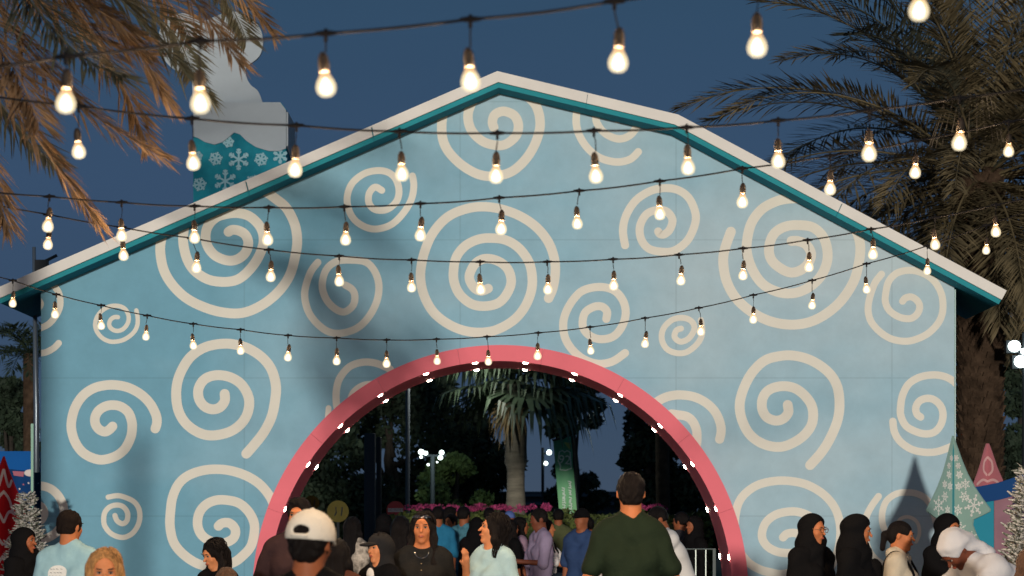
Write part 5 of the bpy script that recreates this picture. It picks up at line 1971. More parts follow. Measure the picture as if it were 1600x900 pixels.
# palm silhouettes at the far left
b_ = P(48, 828, 48)
p3 = thing('date_palm', 'small distant palm showing above the trees left of the house', 'palm tree', (b_.x, 48, 0))
date_trunk(p3, 5.0, 0.15, bark_m, boots=False)
for i in range(18):
    az = 2 * pi * i / 18
    obj('frond', frond_mesh(gen_path((0, 0, 5.0), az, radians(50 if i % 2 else 15), 1.5, radians(80)), leaf=0.35, n=30, width=0.04, seed=500 + i), leaf_dark, p3)

# fan palm in the arch
YQ = 48.0
b_ = P(806, 828, YQ)
fp = thing('fan_palm', 'fan palm with swollen grey trunk in the centre of the arch', 'palm tree', (b_.x, YQ, 0))
fan_trunk = mat('fan_trunk', (0.12, 0.11, 0.085), 0.9, var=0.35, vscale=3, stretch=(1, 1, 6), bump=0.6, bscale=14)
mb = MB()
S_ = FPX / YQ
prof_ = [(0, 0.215), (EYE + (828 - 800) / S_, 0.205), (EYE + (828 - 760) / S_, 0.175), (EYE + (828 - 735) / S_, 0.175), (EYE + (828 - 722) / S_, 0.225), (EYE + (828 - 700) / S_, 0.215), (EYE + (828 - 670) / S_, 0.225), (EYE + (828 - 655) / S_, 0.195), (EYE + (828 - 630) / S_, 0.20), (EYE + (828 - 600) / S_, 0.17)]
for i in range(len(prof_) - 1):
    pass
mb.lathe([(r, z) for z, r in prof_], n=18)
mb.build('trunk', fan_trunk, fp, smooth=True)
fan_m = mat('fan_leaf', (0.045, 0.070, 0.042), 0.5, var=0.4, vscale=2.5, spec=0.4)
fan_dry = mat('fan_leaf_dry', (0.16, 0.115, 0.05), 0.7, var=0.3, vscale=3)


def fan_leaf(c, az, el, pet, R, seed, n=22):
    r_ = np.random.RandomState(seed)
    mb = MB()
    c = Vector(c)
    d = Vector((cos(az) * cos(el), sin(az) * cos(el), sin(el)))
    e_ = c + d * pet - Vector((0, 0, 0.06))
    mb.tube([c, c.lerp(e_, 0.5) + Vector((0, 0, 0.04)), e_], [0.02, 0.016, 0.012], 5)
    side = d.cross(Vector((0, 0, 1))).normalized()
    nrm = side.cross(d).normalized()
    for i in range(n):
        a = radians(-115 + 230 * i / (n - 1)) + r_.uniform(-0.03, 0.03)
        dd = (d * cos(a) + side * sin(a) + nrm * (0.15 * abs(sin(a)))).normalized()
        L_ = R * (0.75 + 0.25 * cos(a)) * r_.uniform(0.9, 1.1)
        sp = dd.cross(nrm).normalized() * L_ * 0.055
        m1_ = e_ + dd * L_ * 0.5
        m2_ = e_ + dd * L_ * 0.8 - Vector((0, 0, L_ * 0.12))
        tp = e_ + dd * L_ * 0.92 - Vector((0, 0, L_ * (0.38 + 0.2 * r_.rand())))
        k = len(mb.v)
        mb.v += [tuple(e_), tuple(m1_ + sp), tuple(m1_ - sp), tuple(m2_ + sp * 0.6), tuple(m2_ - sp * 0.6), tuple(tp)]
        mb.f += [(k, k + 1, k + 2), (k + 1, k + 3, k + 4, k + 2), (k + 3, k + 5, k + 4)]
    return mb.mesh('fan_leaf')


top_ = EYE + (828 - 592) / S_
for i in range(40):
    az = i * 2.399
    el = radians(rr_.uniform(-28, 62))
    obj('fan_leaf', fan_leaf((0, 0, top_ - 0.1), az, el, rr_.uniform(0.6, 1.0), rr_.uniform(0.9, 1.25), 600 + i), fan_m, fp)
for i, az in enumerate((-1.9, -2.2, -2.6, 2.4)):
    obj('fan_leaf', fan_leaf((0, 0, top_ - 0.2), az, radians(-62), 0.30, 0.62, 700 + i, 16), fan_dry, fp)

# hedge with pink blossom
hedge_m = mat('hedge_leaf', (0.035, 0.060, 0.018), 0.7, var=0.6, vscale=5, col2=(0.085, 0.11, 0.03), spec=0.2)
HY = 42.0
h0, h1 = P(600, 828, HY).x, P(1110, 828, HY).x
hz_ = EYE + (828 - 801) / FPX * HY
hd = thing('hedge', 'clipped green hedge topped with pink blossom beyond the arch', 'hedge', ((h0 + h1) / 2, HY, 0))
w_ = (h1 - h0) / 2
r_ = np.random.RandomState(5)
n = 15000
p = np.stack([r_.uniform(-w_, w_, n), r_.uniform(-0.45, 0.45, n), r_.uniform(0.02, hz_, n)], -1)
fr_ = r_.rand(n) < 0.65
p[fr_, 1] = -0.45 + 0.09 * r_.randn(fr_.sum()) + 0.08 * np.sin(p[fr_, 0] * 6)
p[:, 2] += 0.05 * np.sin(p[:, 0] * 5) * (p[:, 2] > hz_ - 0.3)
a = r_.normal(size=(n, 3))
a /= np.linalg.norm(a, axis=1)[:, None]
b2 = np.cross(a, r_.normal(size=(n, 3)))
b2 /= np.linalg.norm(b2, axis=1)[:, None]
V = np.stack([p - a * 0.06, p + b2 * 0.03, p + a * 0.06, p - b2 * 0.03], 1)
obj('foliage', quads_mesh('foliage', V), hedge_m, hd)['kind'] = 'stuff'
mb = MB()
mb.box(-w_, w_, -0.36, 0.36, 0, hz_ - 0.10)
mb.build('inner_growth', leaf_dark, hd)
pk = []
for cx2, wid in ((735, 22), (745, 40), (790, 10), (822, 12), (852, 6), (1000, 30), (1015, 22), (650, 20), (693, 22), (670, 12)):
    c = P(cx2, 0, HY).x - hd.location.x
    pk.append((c, wid / FPX * HY))
cl_ = []
for c, w2 in pk:
    for i in range(12):
        cl_.append((c + r_.uniform(-w2, w2), -0.3 + r_.uniform(-0.2, 0.3), hz_ + 0.05 + 0.06 * r_.rand(), 0.07))
lc = leaf_cloud(cl_, 1900, 0.028, 55)
lc.name = 'blossom'
obj('blossom', lc, mat('blossom_pink', (0.36, 0.05, 0.15), 0.8, spec=0.1, var=0.4, vscale=9), hd)['kind'] = 'stuff'

# ------------------------------------------------------------------ street furniture beyond the arch
steel = mat('steel_blue_grey', (0.045, 0.055, 0.065), 0.8, spec=0.1)
dark_steel = mat('steel_dark', (0.02, 0.025, 0.03), 0.7, spec=0.2)
flood_m = glow('flood_white', (0.82, 1.0, 0.93), 5.0)


def post(name, label, cat, px, Y, top, r, m, low=0.0):
    b_ = P(px, 828, Y)
    z = EYE + (828 - top) / FPX * Y
    o = thing(name, label, cat, (b_.x, Y, 0))
    mb = MB()
    mb.lathe([(r * 1.8, 0), (r * 1.8, 0.04), (r, 0.06), (r, z), (r * 0.9, z + 0.01), (0.0001, z + 0.012)], n=12)
    mb.build('shaft', m, o, smooth=False)
    return o, z


post('column', 'thick dark grey column inside the left half of the arch', 'column', 578, 44, 678, 0.105, steel)
post('column', 'slimmer dark column just right of the thick one in the arch', 'column', 592, 45, 684, 0.05, dark_steel)
lp_, z = post('lamp_post', 'slim pale lamp post in the arch, left of the sunglasses wearer', 'lamp post', 637, 46, 590, 0.042, mat('steel_pale', (0.10, 0.12, 0.14), 0.7, spec=0.2))
mb = MB()
mb.tube([(0, 0, z), (0.25, 0, z + 0.25), (0.8, 0, z + 0.35)], 0.025, 6)
mb.ell((0.9, 0, z + 0.34), (0.22, 0.09, 0.05), 10, 6)
mb.build('lamp_arm', steel, lp_, smooth=True)
ll_ = bpy.data.lights.new('fan_palm_fill', 'POINT')  # added light at the hidden lamp head, brightens the fan palm
ll_.energy = 120
ll_.color = (1.0, 0.97, 0.85)
ll_.shadow_soft_size = 0.12
obj('fan_palm_fill', ll_, None, lp_, (0.9, 0, z + 0.22))
o, _z = post('lamp_post', 'unseen post added for its soft shadow on the left part of the house', 'lamp post', -1210, 9.4, 110, 0.10, steel)  # plain post out of view, added to shadow the wall's left part
# floodlight mast with several lamps
FY = 55.0
fm, z = post('floodlight_mast', 'floodlight mast with glaring white lamps in front of the dark trees', 'floodlight', 676, FY, 712, 0.05, dark_steel)
mb = MB()
mb.tube([P(655, 712, FY) - fm.location, P(697, 712, FY) - fm.location], 0.03, 6)
mb.build('crossbar', dark_steel, fm)
for px_, py_, r2 in ((658, 706, 4.4), (665, 708, 3.4), (658, 714, 2.4), (690, 707, 3.8), (688, 715, 3.8), (683, 722, 1.4), (669, 726, 2.0)):
    R_ = r2 / FPX * FY
    lm = MB()
    lm.lathe([(R_ * 1.15, 0.05), (R_ * 0.7, 0.22), (0.0001, 0.24)], n=12)
    lm.v = [(x, z2, y) for x, y, z2 in lm.v]
    h_ = lm.build('lamp_housing', dark_steel, fm, loc=P(px_, py_, FY - 0.1) - fm.location)
    lm = MB()
    lm.ell((0, 0.02, 0), (R_, 0.035, R_ * 0.95), 14, 8)
    lm.build('lamp_face', flood_m, h_, smooth=True)
fl_l = bpy.data.lights.new('flood_light', 'POINT')
fl_l.energy = 150
fl_l.color = (0.85, 1.0, 0.92)
fl_l.shadow_soft_size = 0.1
obj('flood_light', fl_l, None, fm, P(676, 690, FY - 1.2) - fm.location)
fm2, z = post('street_lamp', 'street lamp with two small round white lights left of the green banner', 'street lamp', 848, 80, 700, 0.05, dark_steel)
for px_, py_, r2 in ((858, 707, 4.0), (853, 724, 3.2)):
    R_ = r2 / FPX * 80
    lm = MB()
    lm.ell((0, 0, 0), (R_, R_, R_), 12, 8)
    h_ = lm.build('lamp_globe', flood_m, fm2, smooth=True, loc=P(px_, py_, 79.9) - fm2.location)
    lm = MB()
    lm.tube([(0, 0.1, 0), Vector((P(848, py_, 80).x - P(px_, py_, 80).x, 0.1, -0.05))], 0.03, 5)
    lm.build('lamp_arm', dark_steel, h_)
fm3, z = post('floodlight_mast', 'floodlight mast with two dazzling white lamps at the right edge of the view', 'floodlight', 1604, 31.8, 520, 0.06, dark_steel)
for px_, py_, r2 in ((1585, 541, 9.0), (1595, 565, 9.5), (1600, 549, 5.0)):
    R_ = r2 / FPX * 31.8
    lm = MB()
    lm.ell((0, 0, 0), (R_ * 1.1, 0.06, R_), 14, 8)
    h_ = lm.build('lamp_face', glow('flood_white_near', (0.85, 1.0, 0.97), 7.0), fm3, smooth=True, loc=P(px_, py_, 31.7) - fm3.location)
    lm = MB()
    lm.box(-R_ * 1.2, R_ * 1.2, 0.07, 0.22, -R_ * 1.1, R_ * 1.1)
    lm.build('lamp_housing', dark_steel, h_)

# no-entry sign
sg_, z = post('no_entry_sign', 'round red NO ENTRY sign on a post behind the hooded person', 'road sign', 618, 52, 800, 0.025, dark_steel)
c0 = P(618, 797, 51.9) - sg_.location
disc = MB()
R_ = 14.0 / FPX * 52
disc.lathe([(0.0001, 0), (R_, 0), (R_, 0.012), (0.0001, 0.012)], n=32)
disc.v = [(x, z2, y) for x, y, z2 in disc.v]
ds = disc.build('sign_disc', mat('sign_red', (0.30, 0.015, 0.022), 0.6), sg_, loc=c0)
mb = MB()
mb.box(-R_ * 0.84, R_ * 0.84, -0.006, 0, -R_ * 0.20, R_ * 0.20)
mb.build('white_bar', mat('sign_white', (0.42, 0.38, 0.40), 0.6), ds)


def text(name, body, size, m, parent, loc, rot=(radians(90), 0, 0)):
    cu = bpy.data.curves.new(name, 'FONT')
    cu.body = body
    cu.size = size
    cu.align_x = 'CENTER'
    cu.align_y = 'CENTER'
    cu.extrude = 0.001
    cu.materials.append(m)
    o = bpy.data.objects.new(name, cu)
    COL.objects.link(o)
    o.parent = parent
    o.location = loc
    o.rotation_euler = rot
    return o


to_mesh(text('sign_lettering', 'NO ENTRY', R_ * 0.36, mat('sign_ink', (0.10, 0.01, 0.015), 0.6), ds, (0, -0.010, 0)))

# green banner flag
BY = 50.0
bo = thing('banner', 'tilted green banner flag with white emblem 92 beyond the arch', 'banner', P(886, 828, BY) - Vector((0, 0, EYE)))


def bq(px, py, d=0):
    return P(px, py, BY + d) - bo.location


gb_ = bpy.data.materials.new('banner_green')
gb_.use_nodes = True
nt = gb_.node_tree
b = nt.nodes['Principled BSDF']
b.inputs['Roughness'].default_value = 0.7
tc = nt.nodes.new('ShaderNodeTexCoord')
sx = nt.nodes.new('ShaderNodeSeparateXYZ')
nt.links.new(tc.outputs['Generated'], sx.inputs[0])
rp = nt.nodes.new('ShaderNodeValToRGB')
rp.color_ramp.elements[0].color = (0.17, 0.42, 0.20, 1)
rp.color_ramp.elements[1].color = (0.04, 0.30, 0.20, 1)
e = rp.color_ramp.elements.new(0.6)
e.color = (0.11, 0.37, 0.20, 1)
nt.links.new(sx.outputs[2], rp.inputs[0])
nt.links.new(rp.outputs[0], b.inputs['Base Color'])
mb = MB()
K = 12
for i in range(K + 1):
    t = i / K
    xl_, yl_ = 864 + (874 - 864) * t, 687 + (803 - 687) * t
    xr_, yr_ = 892 + (904 - 892) * t, 682 + (803 - 682) * t
    for j in range(5):
        u = j / 4
        mb.v.append(tuple(bq(xl_ + (xr_ - xl_) * u, yl_ + (yr_ - yl_) * u, 0.05 * sin(u * 5 + t * 4))))
for i in range(K):
    for j in range(4):
        mb.f.append((i * 5 + j, i * 5 + j + 1, i * 5 + 6 + j, i * 5 + 5 + j))
fl_ = mb.build('flag_cloth', gb_, bo, smooth=True)
mb = MB()
mb.tube([bq(892, 681), bq(898, 740), bq(905, 828) * 1.0], 0.02, 6)
mb.tube([bq(863, 688), bq(893, 681)], 0.025, 6)
mb.tube([bq(905, 828), bq(905, 828) + Vector((0, 0, -EYE + 0.0))], 0.022, 6)
mb.build('flag_pole', dark_steel, bo)
ink = mat('banner_ink', (0.62, 0.75, 0.68), 0.7)
to_mesh(text('flag_numeral', '92', 0.26, ink, fl_, bq(882, 719, -0.09), (radians(90), radians(5), 0)))
mb = MB()
hp_ = [(873, 713), (874, 706), (879, 704), (882, 707), (886, 704), (891, 707), (891, 715), (892, 726), (893, 732), (884, 735), (875, 734), (876, 728), (872, 720), (873, 713)]
mb.tube([bq(x, y, -0.085) for x, y in hp_], 0.012, 5)
mb.build('flag_emblem', ink, fl_)
mb = MB()
r2_ = np.random.RandomState(3)
for col_, (xa, y0, y1) in enumerate(((880, 762, 798), (890, 752, 800))):
    y = y0
    while y < y1:
        h_ = r2_.uniform(2, 5)
        x = xa + (y - 750) * 0.03
        a, b_ = bq(x - r2_.uniform(1, 3), y, -0.09), bq(x + r2_.uniform(1, 3.5), y + h_ * 0.3, -0.09)
        mb.tube([a, b_], 0.012, 4)
        if r2_.rand() < 0.6:
            mb.tube([b_, bq(x + 1, y + h_, -0.09)], 0.011, 4)
        y += h_
mb.build('flag_script', ink, fl_)['kind'] = 'stuff'
mb = MB()
mb.quad(bq(881, 691, -0.09), bq(892, 692, -0.09), bq(892, 703, -0.09), bq(888, 700, -0.09))
mb.build('flag_patch', mat('banner_yellow', (0.30, 0.40, 0.12), 0.7), fl_)

# low far building
lb = thing('low_building', 'long low dark building far behind the fan palm', 'building', P(800, 828, 85) - Vector((0, 0, EYE)))
mb = MB()
mb.box(-6.5, 6.5, 0, 5, 0, EYE + (828 - 768) / FPX * 85)
mb.build('wall', mat('far_wall', (0.035, 0.05, 0.065), 0.8), lb)
for zz in (772, 785):
    z = EYE + (828 - zz) / FPX * 85
    mb = MB()
    mb.box(-6.6, 6.6, -0.25, -0.003, z - 0.09, z)
    mb.build('ledge', mat('far_ledge', (0.07, 0.09, 0.11), 0.7), lb)
for k in range(9):
    mb = MB()
    mb.box(-6.0 + k * 1.4, -5.0 + k * 1.4, -0.04, -0.004, 0.6, 1.9)
    mb.build('window', mat('far_window', (0.015, 0.02, 0.03), 0.2), lb)

# crowd barriers
def barrier(label, px0, px1, Y, top, rz=0.0):
    a, b_ = P(px0, 828, Y), P(px1, 828, Y)
    z = EYE + (828 - top) / FPX * Y
    o = thing('crowd_barrier', label, 'barrier', (a.x, Y, 0), 'crowd barriers beyond the arch')
    w = b_.x - a.x
    m = mat('barrier_grey', (0.30, 0.34, 0.32), 0.4, metal=0.5)
    mb = MB()
    mb.tube([(0, 0, 0.0), (0, 0, z), (w, 0, z), (w, 0, 0.0)], 0.02, 6)
    mb.tube([(0, 0, 0.22), (w, 0, 0.22)], 0.014, 6)
    mb.build('frame', m, o)
    k = 1
    while k * 0.11 < w:
        mb = MB()
        mb.tube([(k * 0.11, 0, 0.22), (k * 0.11, 0, z)], 0.008, 5)
        mb.build('bar', m, o)
        k += 1


barrier('grey crowd barrier at the right inside the arch', 1040, 1116, 26.5, 858)
barrier('grey crowd barrier behind the sunglasses wearer', 690, 760, 38, 850)
barrier('grey crowd barrier behind the lavender shirt', 830, 930, 38, 850)

# yellow round signs behind the white cap
for px_, py_, r2, lab in ((528, 799, 17, 'olive yellow round sign just right of the white cap'), (487, 786, 12, 'olive yellow round sign peeking out left above the white cap')):
    YY = 31.0
    o = thing('round_sign', lab, 'sign', (P(px_, py_, YY).x, YY, 0))
    zc = P(px_, py_, YY).z
    R_ = r2 / FPX * YY
    mb = MB()
    mb.lathe([(0.0001, 0), (R_, 0), (R_, 0.03), (0.0001, 0.03)], n=28)
    mb.v = [(x, z2, y) for x, y, z2 in mb.v]
    d_ = mb.build('sign_disc', mat('sign_olive', (0.07, 0.06, 0.016), 0.8, spec=0.1, var=0.1, vscale=5), o, loc=(0, 0, zc))
    mb = MB()
    for k in (1, 3):
        mb.tube([(R_ * (-0.5 + 0.3 * k), -0.008, R_ * 0.4), (R_ * (-0.4 + 0.25 * k), -0.008, -R_ * 0.1), (R_ * (-0.6 + 0.3 * k), -0.008, -R_ * 0.4)], 0.008, 4)
    mb.build('dark_pattern', dark_steel, d_)
    mb = MB()
    mb.tube([(0, 0.02, 0), (0, 0.02, zc)], 0.02, 6)
    mb.build('sign_post', dark_steel, o)

# ------------------------------------------------------------------ poles at the left
o = thing('flag_pole', 'thin metal pole standing behind the left end of the house', 'pole', P(57, 828, 29.4) - Vector((0, 0, EYE)))
zt_ = EYE + (828 - 386) / FPX * 29.4
mb = MB()
mb.tube([(0, 0, 0), (0, 0, zt_ * 0.6), (-0.03, 0, zt_)], [0.045, 0.035, 0.022], 10)
mb.build('shaft', mat('pole_metal', (0.22, 0.27, 0.32), 0.35, metal=0.6), o, smooth=True)
mb = MB()
mb.box(-0.01, 0.14, -0.06, 0.06, zt_ - 0.30, zt_ - 0.16)
mb.tube([(0.05, 0, zt_ - 0.2), (0.25, 0, zt_ - 0.1)], 0.02, 6)
mb.build('bracket', dark_steel, o)

# ------------------------------------------------------------------ folded board trees
def vane_tree(name, label, px, tip_py, Y, prof, m, inner=None, angles=(90, -45, -135), thick=0.02, cat='decoration', turn=0.0, grp=None):
    """prof: list of (py, half width in px) going down from the tip; four vanes set crosswise"""
    b_ = P(px, 828, Y)
    o = thing(name, label, cat, (b_.x, Y, 0), grp)
    pts = []
    for y, hw in prof:
        pts.append((hw / FPX * Y / 0.7071, EYE + (828 - y) / FPX * Y))
    pts.append((pts[-1][0], 0.0))
    vanes = []
    for a in angles:
        mb = MB()
        mb.prism([(0.004, pts[0][1])] + pts[1:] + [(0.004, 0.0)] if pts[0][0] < 0.001 else [(0.004, pts[0][1])] + pts + [(0.004, 0.0)], -thick / 2, thick / 2)
        v_ = mb.build('vane', m, o, clean=True)
        v_.rotation_euler = (0, 0, radians(a + turn))
        vanes.append(v_)
    return o, vanes, pts


mint = mat('board_mint', (0.28, 0.44, 0.40), 0.7, spec=0.15, var=0.05, vscale=3)
teal_deep = mat('fold_shade_teal', (0.03, 0.24, 0.30), 0.5)
flake_w = mat('flake_bright', (0.80, 0.80, 0.78), 0.6)
prof_ = [(681, 0), (700, 6), (720, 12), (740, 19), (760, 28), (778, 38), (796, 49), (800, 48), (806, 38), (812, 27), (820, 26), (835, 31), (850, 37), (870, 47), (888, 58), (893, 57), (900, 40), (915, 34), (940, 45), (965, 62), (970, 60), (975, 12)]
sn_o, vanes, pts = vane_tree('board_tree', 'tiered mint board tree covered in white snowflakes by the right end of the wall', 1489, 681, 25.0, prof_, mint)
S_ = FPX / 25.0
for vi, (a, v_) in enumerate(zip((90, -45, -135), vanes)):
    for fx, fy, fr2 in ((0.45, 716, 4), (0.6, 728, 5), (0.5, 742, 5), (0.68, 757, 7), (0.25, 760, 6), (0.45, 776, 8), (0.62, 790, 16), (0.2, 797, 8), (0.45, 826, 9), (0.7, 840, 8), (0.5, 858, 13), (0.25, 880, 9), (0.75, 882, 9), (0.5, 925, 12), (0.6, 950, 14)):
        zc = EYE + (828 - fy) / S_
        wd = 0
        for (w0, z0), (w1, z1) in zip(pts, pts[1:]):
            if z1 <= zc <= z0:
                wd = w0 + (w1 - w0) * (z0 - zc) / max(1e-6, z0 - z1)
                break
        fr2 = fr2 * (0.75 + 0.4 * rr_.rand())
        R_ = fr2 / S_
        if wd * 0.9 < R_:
            R_ = max(0.02, wd * 0.45)
        mb = MB()
        cx2 = min(max(wd * (fx + rr_.uniform(-0.08, 0.08)), R_ * 1.05), max(wd - R_ * 1.15, R_))
        flake(mb, (cx2, 0, zc), R_, max(0.008, R_ * 0.13), (1, 0, 0), (0, 0, 1), 2, rr_.uniform(0, 1))
        sy = 0.0125
        # front side of each vane is the one turned to the viewer
        f_side = {90: -1, -45: -1, -135: 1}[a]
        mb.v = [(x, f_side * sy, z) for x, y, z in mb.v]
        mb.build('snowflake', flake_w, v_)
mb = MB()
mb.lathe([(0.0001, pts[0][1]), (0.028, pts[0][1] - 0.15), (0.04, pts[0][1] - 1.0), (0.05, 0.0)], n=4)
mb.build('fold', teal_deep, sn_o)  # dark teal core added for the shade between the vanes

red_m = mat('board_red', (0.50, 0.015, 0.022), 0.7, spec=0.15, var=0.05, vscale=3)
rt, vanes, pts = vane_tree('board_tree', 'tiered red board tree with white swirls at the left edge', 6, 712, 27.0,
                           [(713, 0), (735, 8), (760, 18), (785, 30), (805, 42), (809, 40), (815, 28), (830, 32), (860, 46), (885, 60), (889, 58), (895, 40), (930, 60), (960, 78), (966, 20)], red_m, turn=8)
sw = mat('swirl_white', (0.70, 0.62, 0.60), 0.6)
S_ = FPX / 27.0
for a, v_ in zip((90, -45, -135), vanes):
    f_side = {90: -1, -45: -1, -135: 1}[a]
    for pl in ([(0.02, 735), (0.09, 760), (0.14, 752)], [(0.01, 768), (0.10, 780), (0.17, 802)], [(0.02, 815), (0.10, 800), (0.20, 803)], [(0.03, 850), (0.14, 838), (0.22, 852)], [(0.03, 870), (0.15, 885), (0.30, 880)]):
        v2, f2 = ribbon([np.array((x, EYE + (828 - y) / S_)) for x, y in crv(pl, 5)], 0.036)
        me = bpy.data.meshes.new('swirl')
        me.from_pydata([(x, f_side * 0.0125, z) for x, y, z in v2], [], f2)
        obj('swirl', me, sw, v_)
pink_m = mat('board_pink', (0.48, 0.17, 0.20), 0.8, spec=0.1, var=0.05, vscale=3)
pt, vanes, pts = vane_tree('board_tree', 'pink board tree with pale swirls rising above the blue counter', 1543, 693, 27.0,
                           [(693, 1.5), (700, 4), (730, 13), (756, 23), (800, 40), (860, 55)], pink_m, turn=-6)
sw2 = mat('swirl_pink', (0.66, 0.42, 0.42), 0.6)
S_ = FPX / 27.0
for a, v_ in zip((90, -45, -135), vanes):
    f_side = {90: -1, -45: -1, -135: 1}[a]
    for pl in ([(0.02, 715), (0.07, 722), (0.08, 735), (0.03, 742)], [(0.02, 752), (0.10, 750), (0.19, 757)]):
        v2, f2 = ribbon([np.array((x, EYE + (828 - y) / S_)) for x, y in crv(pl, 5)], 0.028)
        me = bpy.data.meshes.new('swirl')
        me.from_pydata([(x, f_side * 0.0125, z) for x, y, z in v2], [], f2)
        obj('swirl', me, sw2, v_)


# ------------------------------------------------------------------ frosted fir trees
frost = bpy.data.materials.new('frosted_needles')
frost.use_nodes = True
nt = frost.node_tree
b = nt.nodes['Principled BSDF']
b.inputs['Roughness'].default_value = 0.85
tc = nt.nodes.new('ShaderNodeTexCoord')
n1 = nt.nodes.new('ShaderNodeTexNoise')
n1.inputs['Scale'].default_value = 38
n1.inputs['Detail'].default_value = 3
nt.links.new(tc.outputs['Object'], n1.inputs['Vector'])
rp = nt.nodes.new('ShaderNodeValToRGB')
rp.color_ramp.elements[0].position = 0.40
rp.color_ramp.elements[0].color = (0.09, 0.11, 0.075, 1)
rp.color_ramp.elements[1].position = 0.56
rp.color_ramp.elements[1].color = (0.55, 0.53, 0.50, 1)
nt.links.new(n1.outputs[0], rp.inputs[0])
nt.links.new(rp.outputs[0], b.inputs['Base Color'])


def fir(label, px, tip_py, Y, R0, seed):
    r_ = np.random.RandomState(seed)
    b_ = P(px, 828, Y)
    H = EYE + (828 - tip_py) / FPX * Y
    o = thing('fir_tree', label, 'christmas tree', (b_.x, Y, 0), 'frosted artificial firs')
    mb = MB()
    mb.tube([(0, 0, 0), (0, 0, H * 0.95)], [0.035, 0.01], 7)
    mb.build('trunk', tree_bark, o)
    mb = MB()
    N = 210
    for i in range(N):
        t = (i / N) ** 0.8
        z = H - 0.05 - t * (H - 0.25)
        R = 0.06 + (R0 - 0.06) * t
        a = i * 2.399 + r_.uniform(-0.3, 0.3)
        er = Vector((cos(a), sin(a), 0))
        et = Vector((-sin(a), cos(a), 0))
        c = Vector((0, 0, z + 0.03))
        e_ = Vector((0, 0, z)) + er * R * r_.uniform(0.8, 1.08) + Vector((0, 0, 0.05 + 0.06 * r_.rand() - 0.05 * t))
        mid = c.lerp(e_, 0.6) - Vector((0, 0, 0.03))
        mb.tube([c, mid, e_], [0.006, 0.012, 0.006], 5)
        L_ = (e_ - c).length
        nb = int(3 + 9 * min(1, L_ / 0.4))
        for k in range(nb):
            f = 0.35 + 0.65 * k / nb
            p0 = c.lerp(mid, f / 0.6) if f < 0.6 else mid.lerp(e_, (f - 0.6) / 0.4)
            sg = 1 if k % 2 else -1
            d = (er * 0.75 + et * sg * r_.uniform(0.5, 1.0) + Vector((0, 0, r_.uniform(-0.1, 0.7)))).normalized()
            l2 = r_.uniform(0.05, 0.10)
            mb.tube([p0, p0 + d * l2 * 0.5, p0 + d * l2], [0.006, 0.012, 0.005], 5)
        # needles
        for k in range(26):
            f = r_.uniform(0.4, 1.0)
            p0 = c.lerp(e_, f)
            d = Vector(r_.normal(size=3)).normalized() * 0.035 + er * 0.02
            w = d.cross(Vector(r_.normal(size=3))).normalized() * 0.003
            mb.tri(p0 - w, p0 + w, p0 + d)
    mb.build('branches', frost, o)['kind'] = 'stuff'


fir('frosted white fir tree behind the black hijab at the left edge', 42, 770, 26.3, 0.46, 1)
fir('frosted white fir tree at the right edge behind the white robe', 1606, 733, 18.6, 0.42, 2)

# ------------------------------------------------------------------ booths at both sides
YB = 26.2
bo = thing('festive_counter', 'dark blue curved counter fascia over a teal panel at the right edge', 'booth', P(1560, 828, YB) - Vector((0, 0, EYE)))


def kb(px, py):
    v = P(px, py, YB)
    return (v.x - bo.location.x, v.z)


mb = MB()
tp = [kb(x, y) for x, y in ((1506, 762), (1530, 760), (1560, 754), (1590, 744), (1620, 730), (1660, 706))]
bt = [kb(x, y) for x, y in ((1506, 786), (1530, 786), (1560, 781), (1590, 773), (1620, 760), (1660, 738))]
for i in range(5):
    mb.prism([tp[i], bt[i], bt[i + 1], tp[i + 1]], -0.06, 0.0)
mb.build('fascia', mat('board_navy', (0.012, 0.06, 0.20), 0.8, spec=0.1), bo, clean=True)
mb = MB()
x0_, x1_ = kb(1500, 0)[0], kb(1553, 0)[0]
mb.box(x0_, x1_, 0.004, 0.06, 0, kb(0, 770)[1])
mb.build('panel', mat('panel_teal', (0.03, 0.27, 0.38), 0.8, spec=0.1), bo)
mb = MB()
mb.box(x1_ + 0.003, x1_ + 0.20, 0.004, 0.06, 0, kb(0, 768)[1])
mb.build('panel', mat('panel_pink', (0.30, 0.16, 0.20), 0.8, spec=0.1, var=0.1, vscale=5), bo)
mb = MB()
mb.box(x1_ + 0.203, x1_ + 1.2, 0.06, 0.9, 0, kb(0, 766)[1])
mb.build('body', mat('panel_plum', (0.05, 0.03, 0.08), 0.8, spec=0.1), bo)

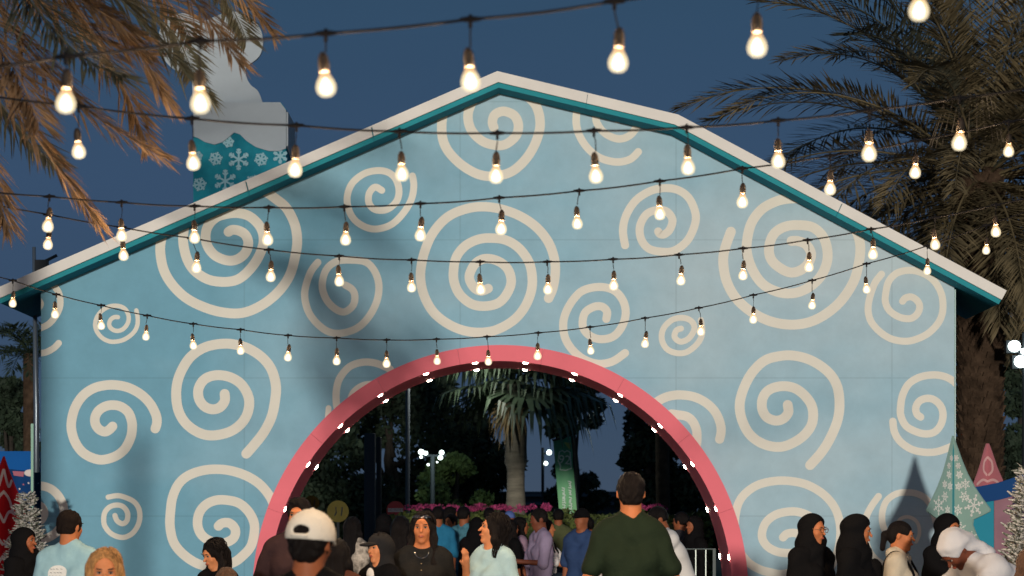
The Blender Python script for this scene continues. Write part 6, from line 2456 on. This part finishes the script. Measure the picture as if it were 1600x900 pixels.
YB = 30.2
bo = thing('festive_booth', 'bright blue booth wall with printed pictures left of the house', 'booth', P(0, 828, YB) - Vector((0, 0, EYE)))
mb = MB()
mb.box(kb(-140, 0)[0], kb(58, 0)[0], 0.0, 0.8, 0, kb(0, 705)[1])
mb.build('wall', mat('booth_blue', (0.008, 0.10, 0.36), 0.8, spec=0.1, var=0.1, vscale=1.5), bo)
mb = MB()
pts_ = [kb(x, y) for x, y in ((-10, 738), (15, 733), (40, 735), (58, 742), (58, 900), (-10, 900))]
mb.prism(pts_, -0.012, -0.002)
mb.build('picture_panel', mat('booth_dark_blue', (0.006, 0.045, 0.16), 0.8, spec=0.1, var=0.3, vscale=3), bo, clean=True)
mb = MB()
c = kb(47, 739)
mb.ell((c[0], -0.016, c[1]), (0.075, 0.006, 0.045), 14, 6)
mb.build('white_cloud', sw, bo, smooth=True)
mb = MB()
mb.prism([kb(x, y) for x, y in ((20, 736), (38, 737), (37, 745), (22, 743))], -0.018, -0.013)
mb.build('red_stroke', mat('print_red', (0.32, 0.02, 0.08), 0.5), bo, clean=True)
for i, (x, y) in enumerate(((37, 757), (45, 755), (52, 758), (40, 772), (55, 764), (31, 764))):
    c = kb(x, y)
    mb = MB()
    poly = []
    for k in range(10):
        rr2 = 0.017 if k % 2 == 0 else 0.007
        a = pi / 2 + k * pi / 5
        poly.append((c[0] + rr2 * cos(a), c[1] + rr2 * sin(a)))
    mb.prism(poly, -0.017, -0.013)
    mb.build('star', (sw if i % 3 else mat('print_red', (0.32, 0.02, 0.08), 0.5)), bo, clean=True)
o = thing('starry_post', 'dark navy post with small pale stars against the left corner of the house', 'post', P(60, 828, 28.5) - Vector((0, 0, EYE)))
mb = MB()
mb.box(-0.05, 0.05, 0, 0.09, 0, EYE + (828 - 738) / FPX * 28.5)
mb.build('shaft', mat('post_navy', (0.01, 0.05, 0.10), 0.8, spec=0.1), o)
for k in range(14):
    mb = MB()
    poly = [(0.03 * sin(k * 2.2) + (0.012 if j % 2 == 0 else 0.005) * cos(pi / 2 + j * pi / 5), 2.05 - 0.10 * k + (0.012 if j % 2 == 0 else 0.005) * sin(pi / 2 + j * pi / 5)) for j in range(10)]
    mb.prism(poly, -0.005, -0.002)
    mb.build('star', mat('star_teal', (0.25, 0.42, 0.45), 0.5), o, clean=True)
o = thing('marker_post', 'slim pale green post rising above the blue booth at the left', 'post', P(51, 828, 29.6) - Vector((0, 0, EYE)))
mb = MB()
mb.box(-0.022, 0.022, 0, 0.04, 0, EYE + (828 - 662) / FPX * 29.6)
mb.build('shaft', mat('post_mint', (0.25, 0.50, 0.38), 0.5), o)
